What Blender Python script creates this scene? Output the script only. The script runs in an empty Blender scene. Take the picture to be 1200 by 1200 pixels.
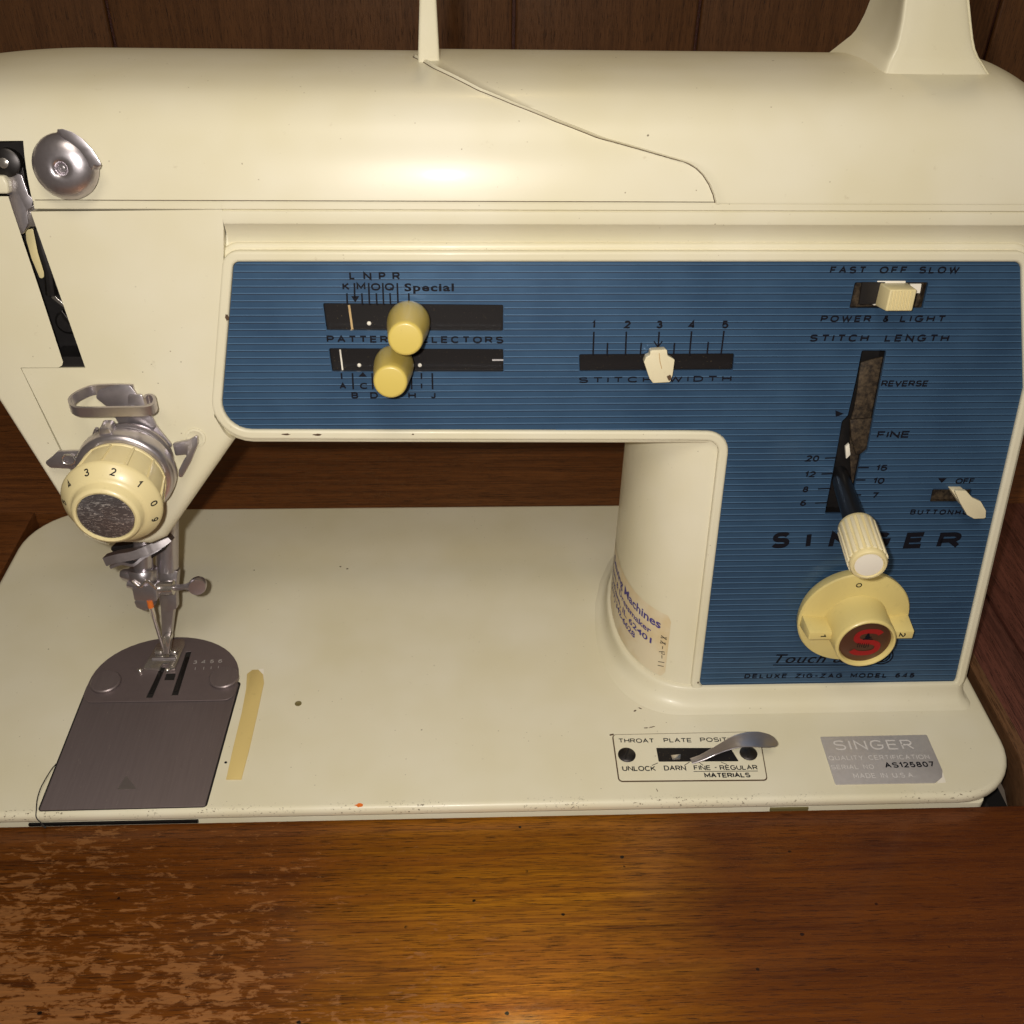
import bpy, bmesh, math, random
from mathutils import Vector, Matrix
from math import sin, cos, pi, radians
random.seed(7)
S = 0.001                                  # the plan is in millimetres; X right, Y back, Z up, origin = front left of the machine bed
V = Vector
sc = bpy.context.scene

# ------------------------------------------------------------------ camera, world, lamps, exposure
CAM = V((209.604, -224.861, 303.392))
cx_ = V((30000, 270, 1200)).normalized()
cy_ = V((-56.2, 915, 1200)).normalized(); cy_ = (cy_ - cx_ * cx_.dot(cy_)).normalized()
cz_ = cx_.cross(cy_)
if cz_.y < 0: cz_ = -cz_
ROT = Matrix((cx_, cy_, cz_))              # camera (right, up, forward) -> world
cam = bpy.data.cameras.new('camera'); co = bpy.data.objects.new('camera', cam); sc.collection.objects.link(co)
r_, u_, f_ = ROT @ V((1, 0, 0)), ROT @ V((0, 1, 0)), ROT @ V((0, 0, 1))
m4 = Matrix((( r_.x, u_.x, -f_.x, CAM.x*S), (r_.y, u_.y, -f_.y, CAM.y*S), (r_.z, u_.z, -f_.z, CAM.z*S), (0, 0, 0, 1)))
co.matrix_world = m4
cam.sensor_width = 36; cam.lens = 36; cam.clip_start = 0.005; cam.clip_end = 50
sc.camera = co

w = bpy.data.worlds.new('World'); sc.world = w; w.use_nodes = True
bg = w.node_tree.nodes['Background']; bg.inputs[0].default_value = (0.60, 0.46, 0.34, 1); bg.inputs[1].default_value = 0.12

def area(name, loc, target, size, power, col):
    l = bpy.data.lights.new(name, 'AREA'); l.shape = 'DISK'; l.size = size*S; l.energy = power; l.color = col
    o = bpy.data.objects.new(name, l); sc.collection.objects.link(o)
    o.location = V(loc)*S
    o.rotation_euler = (V(target)-V(loc)).to_track_quat('-Z', 'Y').to_euler()
    return o
area('phone_flash', (195, -224, 312), (220, 60, 90), 8, 1.2, (1.0, 0.95, 0.88))
area('unseen_rear_lamp', (235, 385, 800), (215, -20, 0), 60, .4, (1.0, 0.76, 0.36))  # unseen lamp behind the machine, set there for the board's golden sheen
area('ceiling_lamp', (230, -480, 1080), (215, 60, 20), 420, 3.5, (1.0, 0.91, 0.76))
sc.view_settings.view_transform = 'Standard'; sc.view_settings.look = 'None'
sc.view_settings.exposure = 0.0; sc.view_settings.gamma = 1
sc.cycles.max_bounces = 6; sc.cycles.use_denoising = True

# ------------------------------------------------------------------ measuring: points on the real planes of the place
LEAN = radians(12); Y0 = 47.383
def ray(px, py): return ROT @ V((px-600, 600-py, 1200))
class Frame:
    """a plane: origin, x axis, y axis, normal"""
    def __init__(s, o, x, y):
        s.o, s.x, s.y = V(o), V(x).normalized(), V(y).normalized(); s.n = s.x.cross(s.y)
    def w(s, p): return s.o + s.x*p[0] + s.y*p[1] + s.n*(p[2] if len(p) > 2 else 0)
    def at(s, px, py, off=0):
        d = ray(px, py); p0 = s.o + s.n*off; t = s.n.dot(p0-CAM)/s.n.dot(d); p = CAM + d*t - s.o
        return (p.dot(s.x), p.dot(s.y))
    def pts(s, pl, off=0): return [s.at(a, b, off) for a, b in pl]
    def sub(s, x, y, z=0, rot=0, tiltx=0):
        M = Matrix.Rotation(rot, 3, s.n); T = Matrix.Rotation(tiltx, 3, s.x)
        return Frame(s.w((x, y, z)), M @ (T @ s.x), M @ (T @ s.y))
F = Frame((0, Y0, 0), (1, 0, 0), (0, sin(LEAN), cos(LEAN)))     # the leaning front face of the machine
B = Frame((0, 0, 0), (1, 0, 0), (0, 1, 0))                      # the bed's top
N = Frame((0, 68, 0), (1, 0, 0), (0, sin(radians(20)), cos(radians(20))))   # plane of the slanted needle

# ------------------------------------------------------------------ materials
def lin(c): return tuple(((x/12.92) if x <= .04045 else ((x+.055)/1.055)**2.4) for x in c)
class Mat:
    def __init__(s, name, col=(.8,.8,.8), rough=.5, metal=0, coat=0, spec=None):
        s.m = bpy.data.materials.new(name); s.m.use_nodes = True; s.nt = s.m.node_tree; s.b = s.nt.nodes['Principled BSDF']
        s.b.inputs['Base Color'].default_value = (*col, 1); s.b.inputs['Roughness'].default_value = rough
        s.b.inputs['Metallic'].default_value = metal; s.b.inputs['Coat Weight'].default_value = coat
        s.b.inputs['Coat Roughness'].default_value = .12
        if spec is not None: s.b.inputs['Specular IOR Level'].default_value = spec
    def n(s, t, **k):
        x = s.nt.nodes.new(t)
        for a, b in k.items(): setattr(x, a, b)
        return x
    def l(s, a, b): s.nt.links.new(a, b)
    def pos(s, scale=(1,1,1), rot=(0,0,0)):
        g = s.n('ShaderNodeNewGeometry'); mp = s.n('ShaderNodeMapping')
        mp.inputs['Scale'].default_value = [v*1000 for v in scale]; mp.inputs['Rotation'].default_value = rot
        s.l(g.outputs['Position'], mp.inputs[0]); return mp.outputs[0]
    def noise(s, vec, sc_, det=3, rough=.55, dist=0):
        x = s.n('ShaderNodeTexNoise'); x.inputs['Scale'].default_value = sc_; x.inputs['Detail'].default_value = det
        x.inputs['Roughness'].default_value = rough; x.inputs['Distortion'].default_value = dist
        s.l(vec, x.inputs['Vector']); return x.outputs['Fac']
    def ramp(s, fac, a, b, ca=(0,0,0), cb=(1,1,1)):
        r = s.n('ShaderNodeMapRange'); r.inputs['From Min'].default_value = a; r.inputs['From Max'].default_value = b
        s.l(fac, r.inputs['Value']); return r.outputs[0]
    def mix(s, fac, a, b, mode='MIX'):
        x = s.n('ShaderNodeMix', data_type='RGBA', blend_type=mode)
        for sock, v in ((x.inputs[0], fac), (x.inputs[6], a), (x.inputs[7], b)):
            if isinstance(v, (int, float)): sock.default_value = v
            elif isinstance(v, tuple): sock.default_value = (*v, 1)
            else: s.l(v, sock)
        return x.outputs[2]
    def math(s, op, a, b=0):
        x = s.n('ShaderNodeMath', operation=op)
        for i, v in enumerate((a, b)):
            if isinstance(v, (int, float)): x.inputs[i].default_value = v
            else: s.l(v, x.inputs[i])
        return x.outputs[0]
    def col(s, c): s.l(c, s.b.inputs['Base Color'])
    def bump(s, h, strength=.2, dist=.1):
        x = s.n('ShaderNodeBump'); x.inputs['Strength'].default_value = strength; x.inputs['Distance'].default_value = dist*S
        s.l(h, x.inputs['Height']); s.l(x.outputs[0], s.b.inputs['Normal'])

def cream_mat(name, base, specks=.0, lip=False):
    c = Mat(name, base, .34, 0, .025, .25); c.b.inputs['Coat Roughness'].default_value = .10
    p = c.pos()
    big = c.noise(p, .018, 3); col = c.mix(c.ramp(big, .35, .7), (base[0]*.95, base[1]*.93, base[2]*.84), tuple(min(1, v*1.03) for v in base))
    vor = c.n('ShaderNodeTexVoronoi'); vor.inputs['Scale'].default_value = .075; c.l(c.pos(), vor.inputs['Vector'])
    pick = c.ramp(c.noise(p, .03, 2), .5, .56)
    sp = c.ramp(c.math('ADD', vor.outputs['Distance'], c.math('MULTIPLY', c.noise(p, 1.4, 3), .05)), .056, .046)
    col = c.mix(c.math('MULTIPLY', sp, c.math('MULTIPLY', pick, specks)), col, (.10, .075, .04))
    v2 = c.n('ShaderNodeTexVoronoi'); v2.inputs['Scale'].default_value = .24; c.l(c.pos((1, 1.4, 1), (0, 0, .6)), v2.inputs['Vector'])
    sp2 = c.ramp(c.math('ADD', v2.outputs['Distance'], c.math('MULTIPLY', c.noise(p, 2.2, 3), .10)), .115, .095)
    col = c.mix(c.math('MULTIPLY', sp2, c.math('MULTIPLY', c.ramp(c.noise(c.pos(), .045, 3), .47, .58), .7)), col, (.20, .15, .09))
    smear = c.ramp(c.noise(c.pos((1, 1.6, 1), (0, 0, .5)), .22, 5, .7), .66, .78)
    col = c.mix(c.math('MULTIPLY', smear, .32), col, (.30, .22, .12))
    if lip:
        g = c.n('ShaderNodeNewGeometry'); sx = c.n('ShaderNodeSeparateXYZ'); c.l(g.outputs['Position'], sx.inputs[0])
        near = c.math('MULTIPLY', c.ramp(sx.outputs['Y'], .0050, .0030), c.ramp(sx.outputs['Z'], -.0034, -.002))
        chips = c.ramp(c.noise(c.pos((.7, 1, 1)), 1.1, 4, .7), .60, .64)
        along = c.ramp(c.noise(c.pos((1, 0, 0)), .03, 1), .42, .55)
        col = c.mix(c.math('MULTIPLY', c.math('MULTIPLY', near, chips), along), col, (.09, .06, .035))
    c.col(col)
    c.bump(c.noise(p, .9, 3, .6), .07, .12)
    return c.m
CREAM = (.67, .63, .50)
M = {}
M['cream'] = cream_mat('cream_enamel', CREAM, .8)
M['bed'] = cream_mat('cream_enamel_bed', CREAM, 1.0, True)
c = Mat('blue_panel_paint', (.02, .07, .16), .34, .4, .15)
p = c.pos((.02, .3, .3)); k = c.noise(c.pos(), .05, 3)
c.col(c.mix(c.ramp(k, .3, .7), lin((.20, .31, .43)), lin((.245, .365, .49))))
c.bump(c.noise(c.pos((.4, 3, 3)), 1.2, 3), .05, .08); M['blue'] = c.m
c = Mat('blue_rib_paint', lin((.25, .375, .495)), .55, .3); M['rib'] = c.m; M['groove_or_shade'] = Mat('rib_shade_blue', lin((.10, .16, .24)), .5, .2).m
c = Mat('black_ink', (.006, .006, .010), .6, 0, 0, .12); M['ink'] = c.m
c = Mat('dark_slot', (.010, .009, .009), .4, 0, 0, .2)
d = c.ramp(c.noise(c.pos(), 2.2, 2, .6), .70, .76); c.col(c.mix(d, (.012, .010, .010), (.20, .15, .08))); M['slot'] = c.m
c = Mat('dusty_steel', (.08, .06, .045), .6, .2, 0, .2)
d = c.ramp(c.noise(c.pos(), .5, 5, .7), .4, .65); c.col(c.mix(d, (.022, .016, .012), (.085, .06, .036))); M['dusty'] = c.m
def steel(name, col, rough=.28, br=.06):
    c = Mat(name, col, rough, .9)
    nz = c.noise(c.pos((1, 1, 1)), .6, 4, .65); r = c.n('ShaderNodeMapRange'); r.inputs['To Min'].default_value = rough-br*.5; r.inputs['To Max'].default_value = rough+br
    c.l(nz, r.inputs['Value']); c.l(r.outputs[0], c.b.inputs['Roughness'])
    c.col(c.mix(nz, tuple(v*.82 for v in col), col)); c.bump(c.noise(c.pos(), 2.5, 2), .012, .03)
    return c.m
M['steel'] = steel('grey_steel', (.48, .44, .45), .33)
M['nickel'] = steel('nickel_plate', (.55, .51, .54), .3)
M['bright'] = steel('bright_steel', (.70, .66, .62), .2)
M['darksteel'] = steel('dark_steel', (.06, .055, .055), .4)
c = Mat('throat_steel', (.18, .145, .14), .42, .55)
st = c.noise(c.pos((1.5, .06, 1)), 1.0, 3); sp = c.ramp(c.noise(c.pos((1.6, .25, 1), (0, 0, .3)), 1.1, 4, .7), .66, .70)
cc = c.mix(st, (.17, .135, .135), (.225, .185, .185)); c.col(c.mix(c.math('MULTIPLY', sp, .4), cc, (.38, .32, .28)))
c.bump(st, .04, .05); M['throat'] = c.m
M['throat2'] = steel('throat_plate_steel', (.19, .15, .15), .42); M['throat2'].node_tree.nodes['Principled BSDF'].inputs['Metallic'].default_value = .5
def yellow(name, base, rough=.38):
    c = Mat(name, base, rough, 0, .1)
    c.b.inputs['Subsurface Weight'].default_value = .0
    d = c.ramp(c.noise(c.pos(), .35, 5, .7), .6, .75); c.col(c.mix(c.math('MULTIPLY', d, .35), base, tuple(v*.55 for v in base)))
    c.bump(c.noise(c.pos(), 1.5, 3), .05, .06); return c.m
M['yellow'] = yellow('yellowed_knob_plastic', (.57, .44, .105))
M['dial'] = yellow('pale_yellow_plastic', (.70, .57, .22))
M['dialcream'] = yellow('cream_dial_plastic', (.66, .56, .30))
M['ivory'] = yellow('ivory_plastic', (.66, .59, .40))
M['tape'] = yellow('yellowed_tape', (.60, .46, .18), .5)
c = Mat('chrome_cap', (.55, .5, .48), .26, .7); c.b.inputs['Anisotropic'].default_value = .85; tg = c.n('ShaderNodeTangent', direction_type='RADIAL', axis='Y'); c.l(tg.outputs[0], c.b.inputs['Tangent'])
sc1 = c.ramp(c.noise(c.pos((.5, 1, 2.2), (0, .6, 0)), .5, 6, .75, 2.5), .56, .59); c.col(c.mix(sc1, (.17, .155, .16), (.80, .78, .76))); c.bump(c.noise(c.pos(), .9, 4, .6, 1), .35, .15); M['cap'] = c.m
M['red'] = Mat('red_enamel', (.30, .010, .010), .4, 0, .1).m
M['copper'] = Mat('brown_bronze', (.13, .06, .035), .35, .5).m
M['black'] = Mat('black_plastic', (.008, .008, .009), .3, 0, 0, .3).m
M['silver'] = steel('silver_plate', (.62, .59, .585), .45); M['silver'].node_tree.nodes['Principled BSDF'].inputs['Metallic'].default_value = .55
M['white'] = Mat('white_paint', (.75, .70, .6), .5).m
M['gold'] = Mat('gold_line', (.55, .38, .18), .4, .3).m
M['orange'] = Mat('orange_paint', (.70, .16, .02), .45).m
M['blueink'] = Mat('blue_ink', (.045, .03, .20), .6).m
c = Mat('aged_paper', (.62, .53, .36), .45); c.col(c.mix(c.ramp(c.noise(c.pos(), .06, 3), .4, .65), (.64, .56, .40), (.58, .45, .25))); M['paper'] = c.m
c = Mat('rust_brown', (.20, .07, .02), .8); M['rust'] = c.m; c.b.inputs['Base Color'].default_value = (.075, .04, .018, 1)
c = Mat('olive_glue', (.16, .13, .05), .6); M['glue'] = c.m
M['thread'] = Mat('black_thread', (.02, .016, .014), .8).m

def wood(name, dark, mid, worn=False, axis=0, rough=.34, light=(.34, .15, .055), gold=None):
    c = Mat(name, mid, rough, 0, .15)
    s1 = [(.026, .85, .85), (.85, .026, .85), (.5, .5, .02)][axis]
    g = c.noise(c.pos(s1), 1.0, 5, .65, .6); g2 = c.noise(c.pos(tuple(v*4 for v in s1)), 1.0, 4, .7)
    g3 = c.noise(c.pos(tuple(v*.25 for v in s1)), 1.0, 2)
    col = c.mix(c.ramp(g, .32, .68), dark, mid)
    if worn:  # besides the wear, a golden light sheen is painted into the mid-board colour
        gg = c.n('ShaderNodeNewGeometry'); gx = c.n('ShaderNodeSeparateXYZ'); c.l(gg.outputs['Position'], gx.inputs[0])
        dx = c.math('MULTIPLY', c.math('SUBTRACT', gx.outputs['X'], .222), 13.0); sheen = c.math('SUBTRACT', 1.0, c.math('MULTIPLY', dx, dx))
        sheen = c.math('ADD', c.math('MAXIMUM', sheen, 0), c.math('MULTIPLY', c.math('SUBTRACT', c.noise(c.pos((.012, .05, 1)), 1.0, 3), .5), .9))
        col = c.mix(c.math('MULTIPLY', c.ramp(sheen, .1, 1.0), .95), col, c.mix(c.ramp(g, .3, .7), (.17, .052, .003), (.52, .21, .008)))
    col = c.mix(c.math('MULTIPLY', c.ramp(g3, .35, .7), .5), col, tuple(v*1.35 for v in mid))
    pores = c.ramp(g2, .55, .60); col = c.mix(c.math('MULTIPLY', pores, .8), col, tuple(v*.25 for v in dark))
    h = c.math('MULTIPLY', pores, -1)
    if worn:
        c.b.inputs['Metallic'].default_value = .45
        ge = c.n('ShaderNodeNewGeometry'); sx = c.n('ShaderNodeSeparateXYZ'); c.l(ge.outputs['Position'], sx.inputs[0])
        # rubbed-off varnish, densest in the left near corner of the board
        fall = c.math('ADD', c.ramp(sx.outputs['X'], .235, .06), c.math('MULTIPLY', c.ramp(sx.outputs['Y'], -.015, -.075), .9))
        n1 = c.noise(c.pos((.14, .40, .3), (0, 0, .30)), 1.0, 8, .72, .6); n2 = c.noise(c.pos((.16, 1.1, .3), (0, 0, .12)), 1.0, 6, .75, .4)
        n3 = c.noise(c.pos(), .02, 2)
        wsum = c.math('ADD', c.math('ADD', n1, c.math('MULTIPLY', n2, .35)), c.math('MULTIPLY', fall, .16))
        wsum = c.math('ADD', wsum, c.math('MULTIPLY', n3, .25))
        wear = c.math('MULTIPLY', c.ramp(wsum, 1.02, 1.055), c.ramp(sx.outputs['X'], .29, .20))
        lt = c.mix(c.ramp(g, .35, .65), tuple(v*.75 for v in light), light)
        col = c.mix(c.math("MULTIPLY", wear, .75), col, lt)
        few = c.ramp(c.noise(c.pos((.35, .7, .5), (0, 0, -.4)), 1.0, 5, .75), .70, .72)
        col = c.mix(c.math('MULTIPLY', few, .7), col, light)
        dots = c.n('ShaderNodeTexVoronoi'); dots.inputs['Scale'].default_value = .085; c.l(c.pos((1, 1.3, 1)), dots.inputs['Vector'])
        dm = c.ramp(c.math('ADD', dots.outputs['Distance'], c.math('MULTIPLY', c.noise(c.pos(), .6, 3), .10)), .115, .10); dm = c.math('MULTIPLY', dm, c.ramp(c.noise(c.pos(), .05, 2), .48, .52))
        col = c.mix(dm, col, (.006, .004, .003))
        rr = c.ramp(wear, 0, 1); r = c.n('ShaderNodeMapRange'); r.inputs['To Min'].default_value = rough; r.inputs['To Max'].default_value = .6
        c.l(wear, r.inputs['Value']); c.l(r.outputs[0], c.b.inputs['Roughness'])
        h = c.math('SUBTRACT', h, wear)
        red = c.ramp(sx.outputs['X'], .27, .38); col = c.mix(c.math('MULTIPLY', red, .35), col, (.17, .045, .025))
    c.col(col); c.bump(c.math('ADD', h, c.math('MULTIPLY', g2, .5)), .35, .12); return c.m
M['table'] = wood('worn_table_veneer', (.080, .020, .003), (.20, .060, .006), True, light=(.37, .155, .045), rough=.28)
M['rear'] = wood('rear_veneer', (.065, .020, .006), (.15, .052, .013))
M['side'] = wood('side_veneer', (.05, .016, .012), (.12, .042, .028), axis=1)
M['molding'] = wood('molding_wood', (.08, .035, .015), (.15, .075, .035), axis=1)
M['wall'] = wood('wall_panelling', (.10, .040, .013), (.165, .070, .024), axis=2, rough=.45)
M['gap'] = Mat('dark_gap', (.006, .004, .003), .9).m

# ------------------------------------------------------------------ mesh helpers
class G:
    def __init__(s): s.v = []; s.f = []
    def add(s, vs, fs):
        k = len(s.v); s.v += [V(v) for v in vs]; s.f += [tuple(i+k for i in f) for f in fs]; return s
    def box(s, fr, x0, x1, y0, y1, z0, z1):
        c_ = [(x0,y0,z0),(x1,y0,z0),(x1,y1,z0),(x0,y1,z0),(x0,y0,z1),(x1,y0,z1),(x1,y1,z1),(x0,y1,z1)]
        return s.add([fr.w(c) for c in c_], [(3,2,1,0),(4,5,6,7),(0,1,5,4),(1,2,6,5),(2,3,7,6),(3,0,4,7)])
    def prism(s, fr, pl, z0, z1, pl0=None):
        n = len(pl); a = sum(pl[i][0]*pl[(i+1) % n][1]-pl[(i+1) % n][0]*pl[i][1] for i in range(n))
        pl0 = pl0 or pl
        if a < 0: pl = pl[::-1]; pl0 = pl0[::-1]
        vs = [fr.w((x, y, z0)) for x, y in pl0] + [fr.w((x, y, z1)) for x, y in pl]
        return s.add(vs, [tuple(range(n))[::-1], tuple(range(n, 2*n))] + [(i, (i+1) % n, n+(i+1) % n, n+i) for i in range(n)])
    def lathe(s, fr, prof, n=40, a0=0, a1=2*pi, cap=True):
        full = abs(a1-a0-2*pi) < 1e-6; m = n if full else n+1; vs = []
        for r, h in prof:
            for i in range(m):
                t = a0+(a1-a0)*i/n; vs.append(fr.w((r*cos(t), r*sin(t), h)))
        fs = []
        for j in range(len(prof)-1):
            for i in range(n): fs.append((j*m+i, j*m+(i+1) % m, (j+1)*m+(i+1) % m, (j+1)*m+i))
        if cap and full:
            if prof[0][0] > 1e-4: fs.append(tuple(range(m))[::-1])
            if prof[-1][0] > 1e-4: fs.append(tuple((len(prof)-1)*m+i for i in range(m)))
        return s.add(vs, fs)
    def tube(s, pts, r, n=10, flat=1.0):
        pts = [V(p) for p in pts]; rs = r if isinstance(r, (list, tuple)) else [r]*len(pts)
        up = None; vs = []
        for i, p in enumerate(pts):
            t = (pts[min(i+1, len(pts)-1)]-pts[max(i-1, 0)]).normalized()
            if up is None: up = V((0, 0, 1)) if abs(t.z) < .9 else V((0, 1, 0))
            a = t.cross(up).normalized(); b = a.cross(t).normalized(); up = b
            for k in range(n): vs.append(p + a*(rs[i]*cos(2*pi*k/n)) + b*(rs[i]*flat*sin(2*pi*k/n)))
        fs = [(j*n+i, j*n+(i+1) % n, (j+1)*n+(i+1) % n, (j+1)*n+i) for j in range(len(pts)-1) for i in range(n)]
        fs += [tuple(range(n))[::-1], tuple((len(pts)-1)*n+i for i in range(n))]
        return s.add(vs, fs)
    def grid(s, rows, close=False):
        n = len(rows[0]); vs = [p for r in rows for p in r]; m = n if close else n-1
        return s.add(vs, [(j*n+i, j*n+(i+1) % n, (j+1)*n+(i+1) % n, (j+1)*n+i) for j in range(len(rows)-1) for i in range(m)])

def rootobj(name, loc, label, cat, group=None):
    o = bpy.data.objects.new(name, None); sc.collection.objects.link(o); o.location = V(loc)*S; o.empty_display_size = .01
    o['label'] = label; o['category'] = cat
    if group: o['group'] = group
    return o
def link(name, me, mat, parent=None, label=None, kind=None, smooth=35, cat=None):
    """me holds world coordinates in metres; the origin goes to the middle of the piece"""
    xs = [v.co for v in me.vertices]
    lo = V([min(v[i] for v in xs) for i in range(3)]); hi = V([max(v[i] for v in xs) for i in range(3)]); c0 = (lo+hi)/2
    me.transform(Matrix.Translation(-c0)); me.materials.clear(); me.materials.append(M[mat] if isinstance(mat, str) else mat)
    o = bpy.data.objects.new(name, me); sc.collection.objects.link(o)
    base = V((0, 0, 0)); q = parent
    while q is not None: base += q.location; q = q.parent
    o.parent = parent; o.location = c0 - base
    if smooth is not None:
        for p_ in me.polygons: p_.use_smooth = True
        me.set_sharp_from_angle(angle=radians(smooth))
    if label: o['label'] = label
    if kind: o['kind'] = kind
    if cat: o['category'] = cat
    return o
def make(name, g, mat, parent=None, bevel=0, seg=2, label=None, kind=None, smooth=35, cat=None, bevsel=None, ang=28):
    me = bpy.data.meshes.new(name); me.from_pydata([v*S for v in g.v], [], g.f); me.update()
    bm = bmesh.new(); bm.from_mesh(me); bmesh.ops.remove_doubles(bm, verts=bm.verts, dist=1e-7)
    bmesh.ops.recalc_face_normals(bm, faces=bm.faces)
    if bevel:
        es = [e for e in bm.edges if len(e.link_faces) == 2 and e.calc_face_angle(0) > radians(ang) and (bevsel is None or bevsel((e.verts[0].co+e.verts[1].co)/2/S))]
        bmesh.ops.bevel(bm, geom=es, offset=bevel*S, segments=seg, profile=.5, affect='EDGES', clamp_overlap=True)
    bm.to_mesh(me); bm.free()
    return link(name, me, mat, parent, label, kind, smooth, cat)
def rnd(pl, r, n=6):
    """round the corners of a polygon; r one radius or one per corner"""
    out = []; m = len(pl); rs = r if isinstance(r, (list, tuple)) else [r]*m
    for i in range(m):
        p, a, b = V(pl[i]).to_2d() if len(pl[i]) > 2 else V(pl[i]), V(pl[i-1]), V(pl[(i+1) % m])
        if rs[i] <= 0: out.append(tuple(p)); continue
        da, db = (a-p), (b-p); la, lb = da.length, db.length; da.normalize(); db.normalize()
        th = da.angle(db); d = min(rs[i]/math.tan(th/2), la*.48, lb*.48); rr = d*math.tan(th/2)
        cc = p + (da+db).normalized()*(rr/sin(th/2)); s0 = p+da*d-cc; s1 = p+db*d-cc
        a0 = math.atan2(s0.y, s0.x); a1 = math.atan2(s1.y, s1.x); dd = (a1-a0+pi) % (2*pi)-pi
        for k in range(n+1):
            t = a0+dd*k/n; out.append((cc.x+rr*cos(t), cc.y+rr*sin(t)))
    return out
def offset(pl, d):
    """grow a dense polygon by d"""
    n = len(pl); a = sum(pl[i][0]*pl[(i+1) % n][1]-pl[(i+1) % n][0]*pl[i][1] for i in range(n)); sg = 1 if a > 0 else -1; out = []
    for i in range(n):
        p, q, r = V(pl[i-1]), V(pl[i]), V(pl[(i+1) % n]); e1, e2 = (q-p), (r-q)
        if e1.length < 1e-9 or e2.length < 1e-9: continue
        e1.normalize(); e2.normalize(); n1, n2 = V((e1.y, -e1.x))*sg, V((e2.y, -e2.x))*sg; m_ = (n1+n2)
        m_.normalize(); k = d/max(.4, m_.dot(n1)); out.append((q.x+m_.x*k, q.y+m_.y*k))
    return out
def plate(name, fr, polys, z0, z1, mat, parent=None, bevel=0, seg=2, **kw):
    """a plate from an outline and its holes, with rounded edges"""
    cu = bpy.data.curves.new(name, 'CURVE'); cu.dimensions = '2D'; cu.fill_mode = 'BOTH'
    for pl in polys:
        sp = cu.splines.new('POLY'); sp.points.add(len(pl)-1); sp.use_cyclic_u = True
        for i, (x, y) in enumerate(pl): sp.points[i].co = (x, y, 0, 1)
    cu.extrude = (z1-z0)/2 - bevel; cu.bevel_depth = bevel; cu.bevel_resolution = seg; cu.offset = -bevel
    o = bpy.data.objects.new('tmp', cu); me = bpy.data.meshes.new_from_object(o); bpy.data.objects.remove(o); bpy.data.curves.remove(cu)
    zc = (z0+z1)/2
    for v in me.vertices: v.co = fr.w((v.co.x, v.co.y, v.co.z+zc))*S
    me.update(); me.name = name
    return link(name, me, mat, parent, kw.get('label'), kw.get('kind'), kw.get('smooth', 35), kw.get('cat'))
def textmesh(s, bold=.0, space=1.0, shear=0):
    cu = bpy.data.curves.new('t', 'FONT'); cu.body = s; cu.size = 1; cu.offset = bold; cu.space_character = space; cu.shear = shear
    cu.resolution_u = 3; cu.fill_mode = 'FRONT'
    o = bpy.data.objects.new('tmp', cu); me = bpy.data.meshes.new_from_object(o); bpy.data.objects.remove(o); bpy.data.curves.remove(cu)
    return me
def text(s, fr, p0, p1, h, z, mat, parent, bold=.018, space=1.0, shear=0, name='lettering', off=None, fn=None, label=None, px=True):
    """p0 left end and p1 right end of the baseline, h cap height in mm"""
    a = V(fr.at(*p0, z)) if px else V(p0); b = V(fr.at(*p1, z)) if px else V(p1); d = b-a; wd = d.length; d.normalize(); nrm = V((-d.y, d.x))
    me = textmesh(s, bold, space, shear); xs = [v.co.x for v in me.vertices]; x0, x1 = min(xs), max(xs)
    cap = .729
    for v in me.vertices:
        X = (v.co.x-x0)/(x1-x0)*wd; Yy = v.co.y/cap*h; q = a+d*X+nrm*Yy
        v.co = (fn(q.x, q.y, z) if fn else fr.w((q.x, q.y, z)))*S
    me.update(); me.name = name
    return link(name, me, mat, parent, label, None, None)
def strokes(name, fr, segs, wd, z, mat, parent, th=.06, px=True, label=None, kind=None):
    """thin printed bars: list of polylines"""
    if len(segs) > 1 and name != 'figure_mark':
        for pl in segs: strokes(name, fr, [pl], wd, z, mat, parent, th, px, label, kind)
        return
    g = G()
    for pl in segs:
        q = [V(fr.at(*p, z)) if px else V(p) for p in pl]
        for a, b in zip(q, q[1:]):
            d = (b-a); l = d.length; d.normalize(); n_ = V((-d.y, d.x))*wd/2; e = d*wd*.15
            g.prism(fr, [tuple(a-n_-e), tuple(b-n_+e), tuple(b+n_+e), tuple(a+n_-e)], z-th, z)
    return make(name, g, mat, parent, smooth=None, label=label, kind=kind)
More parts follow.
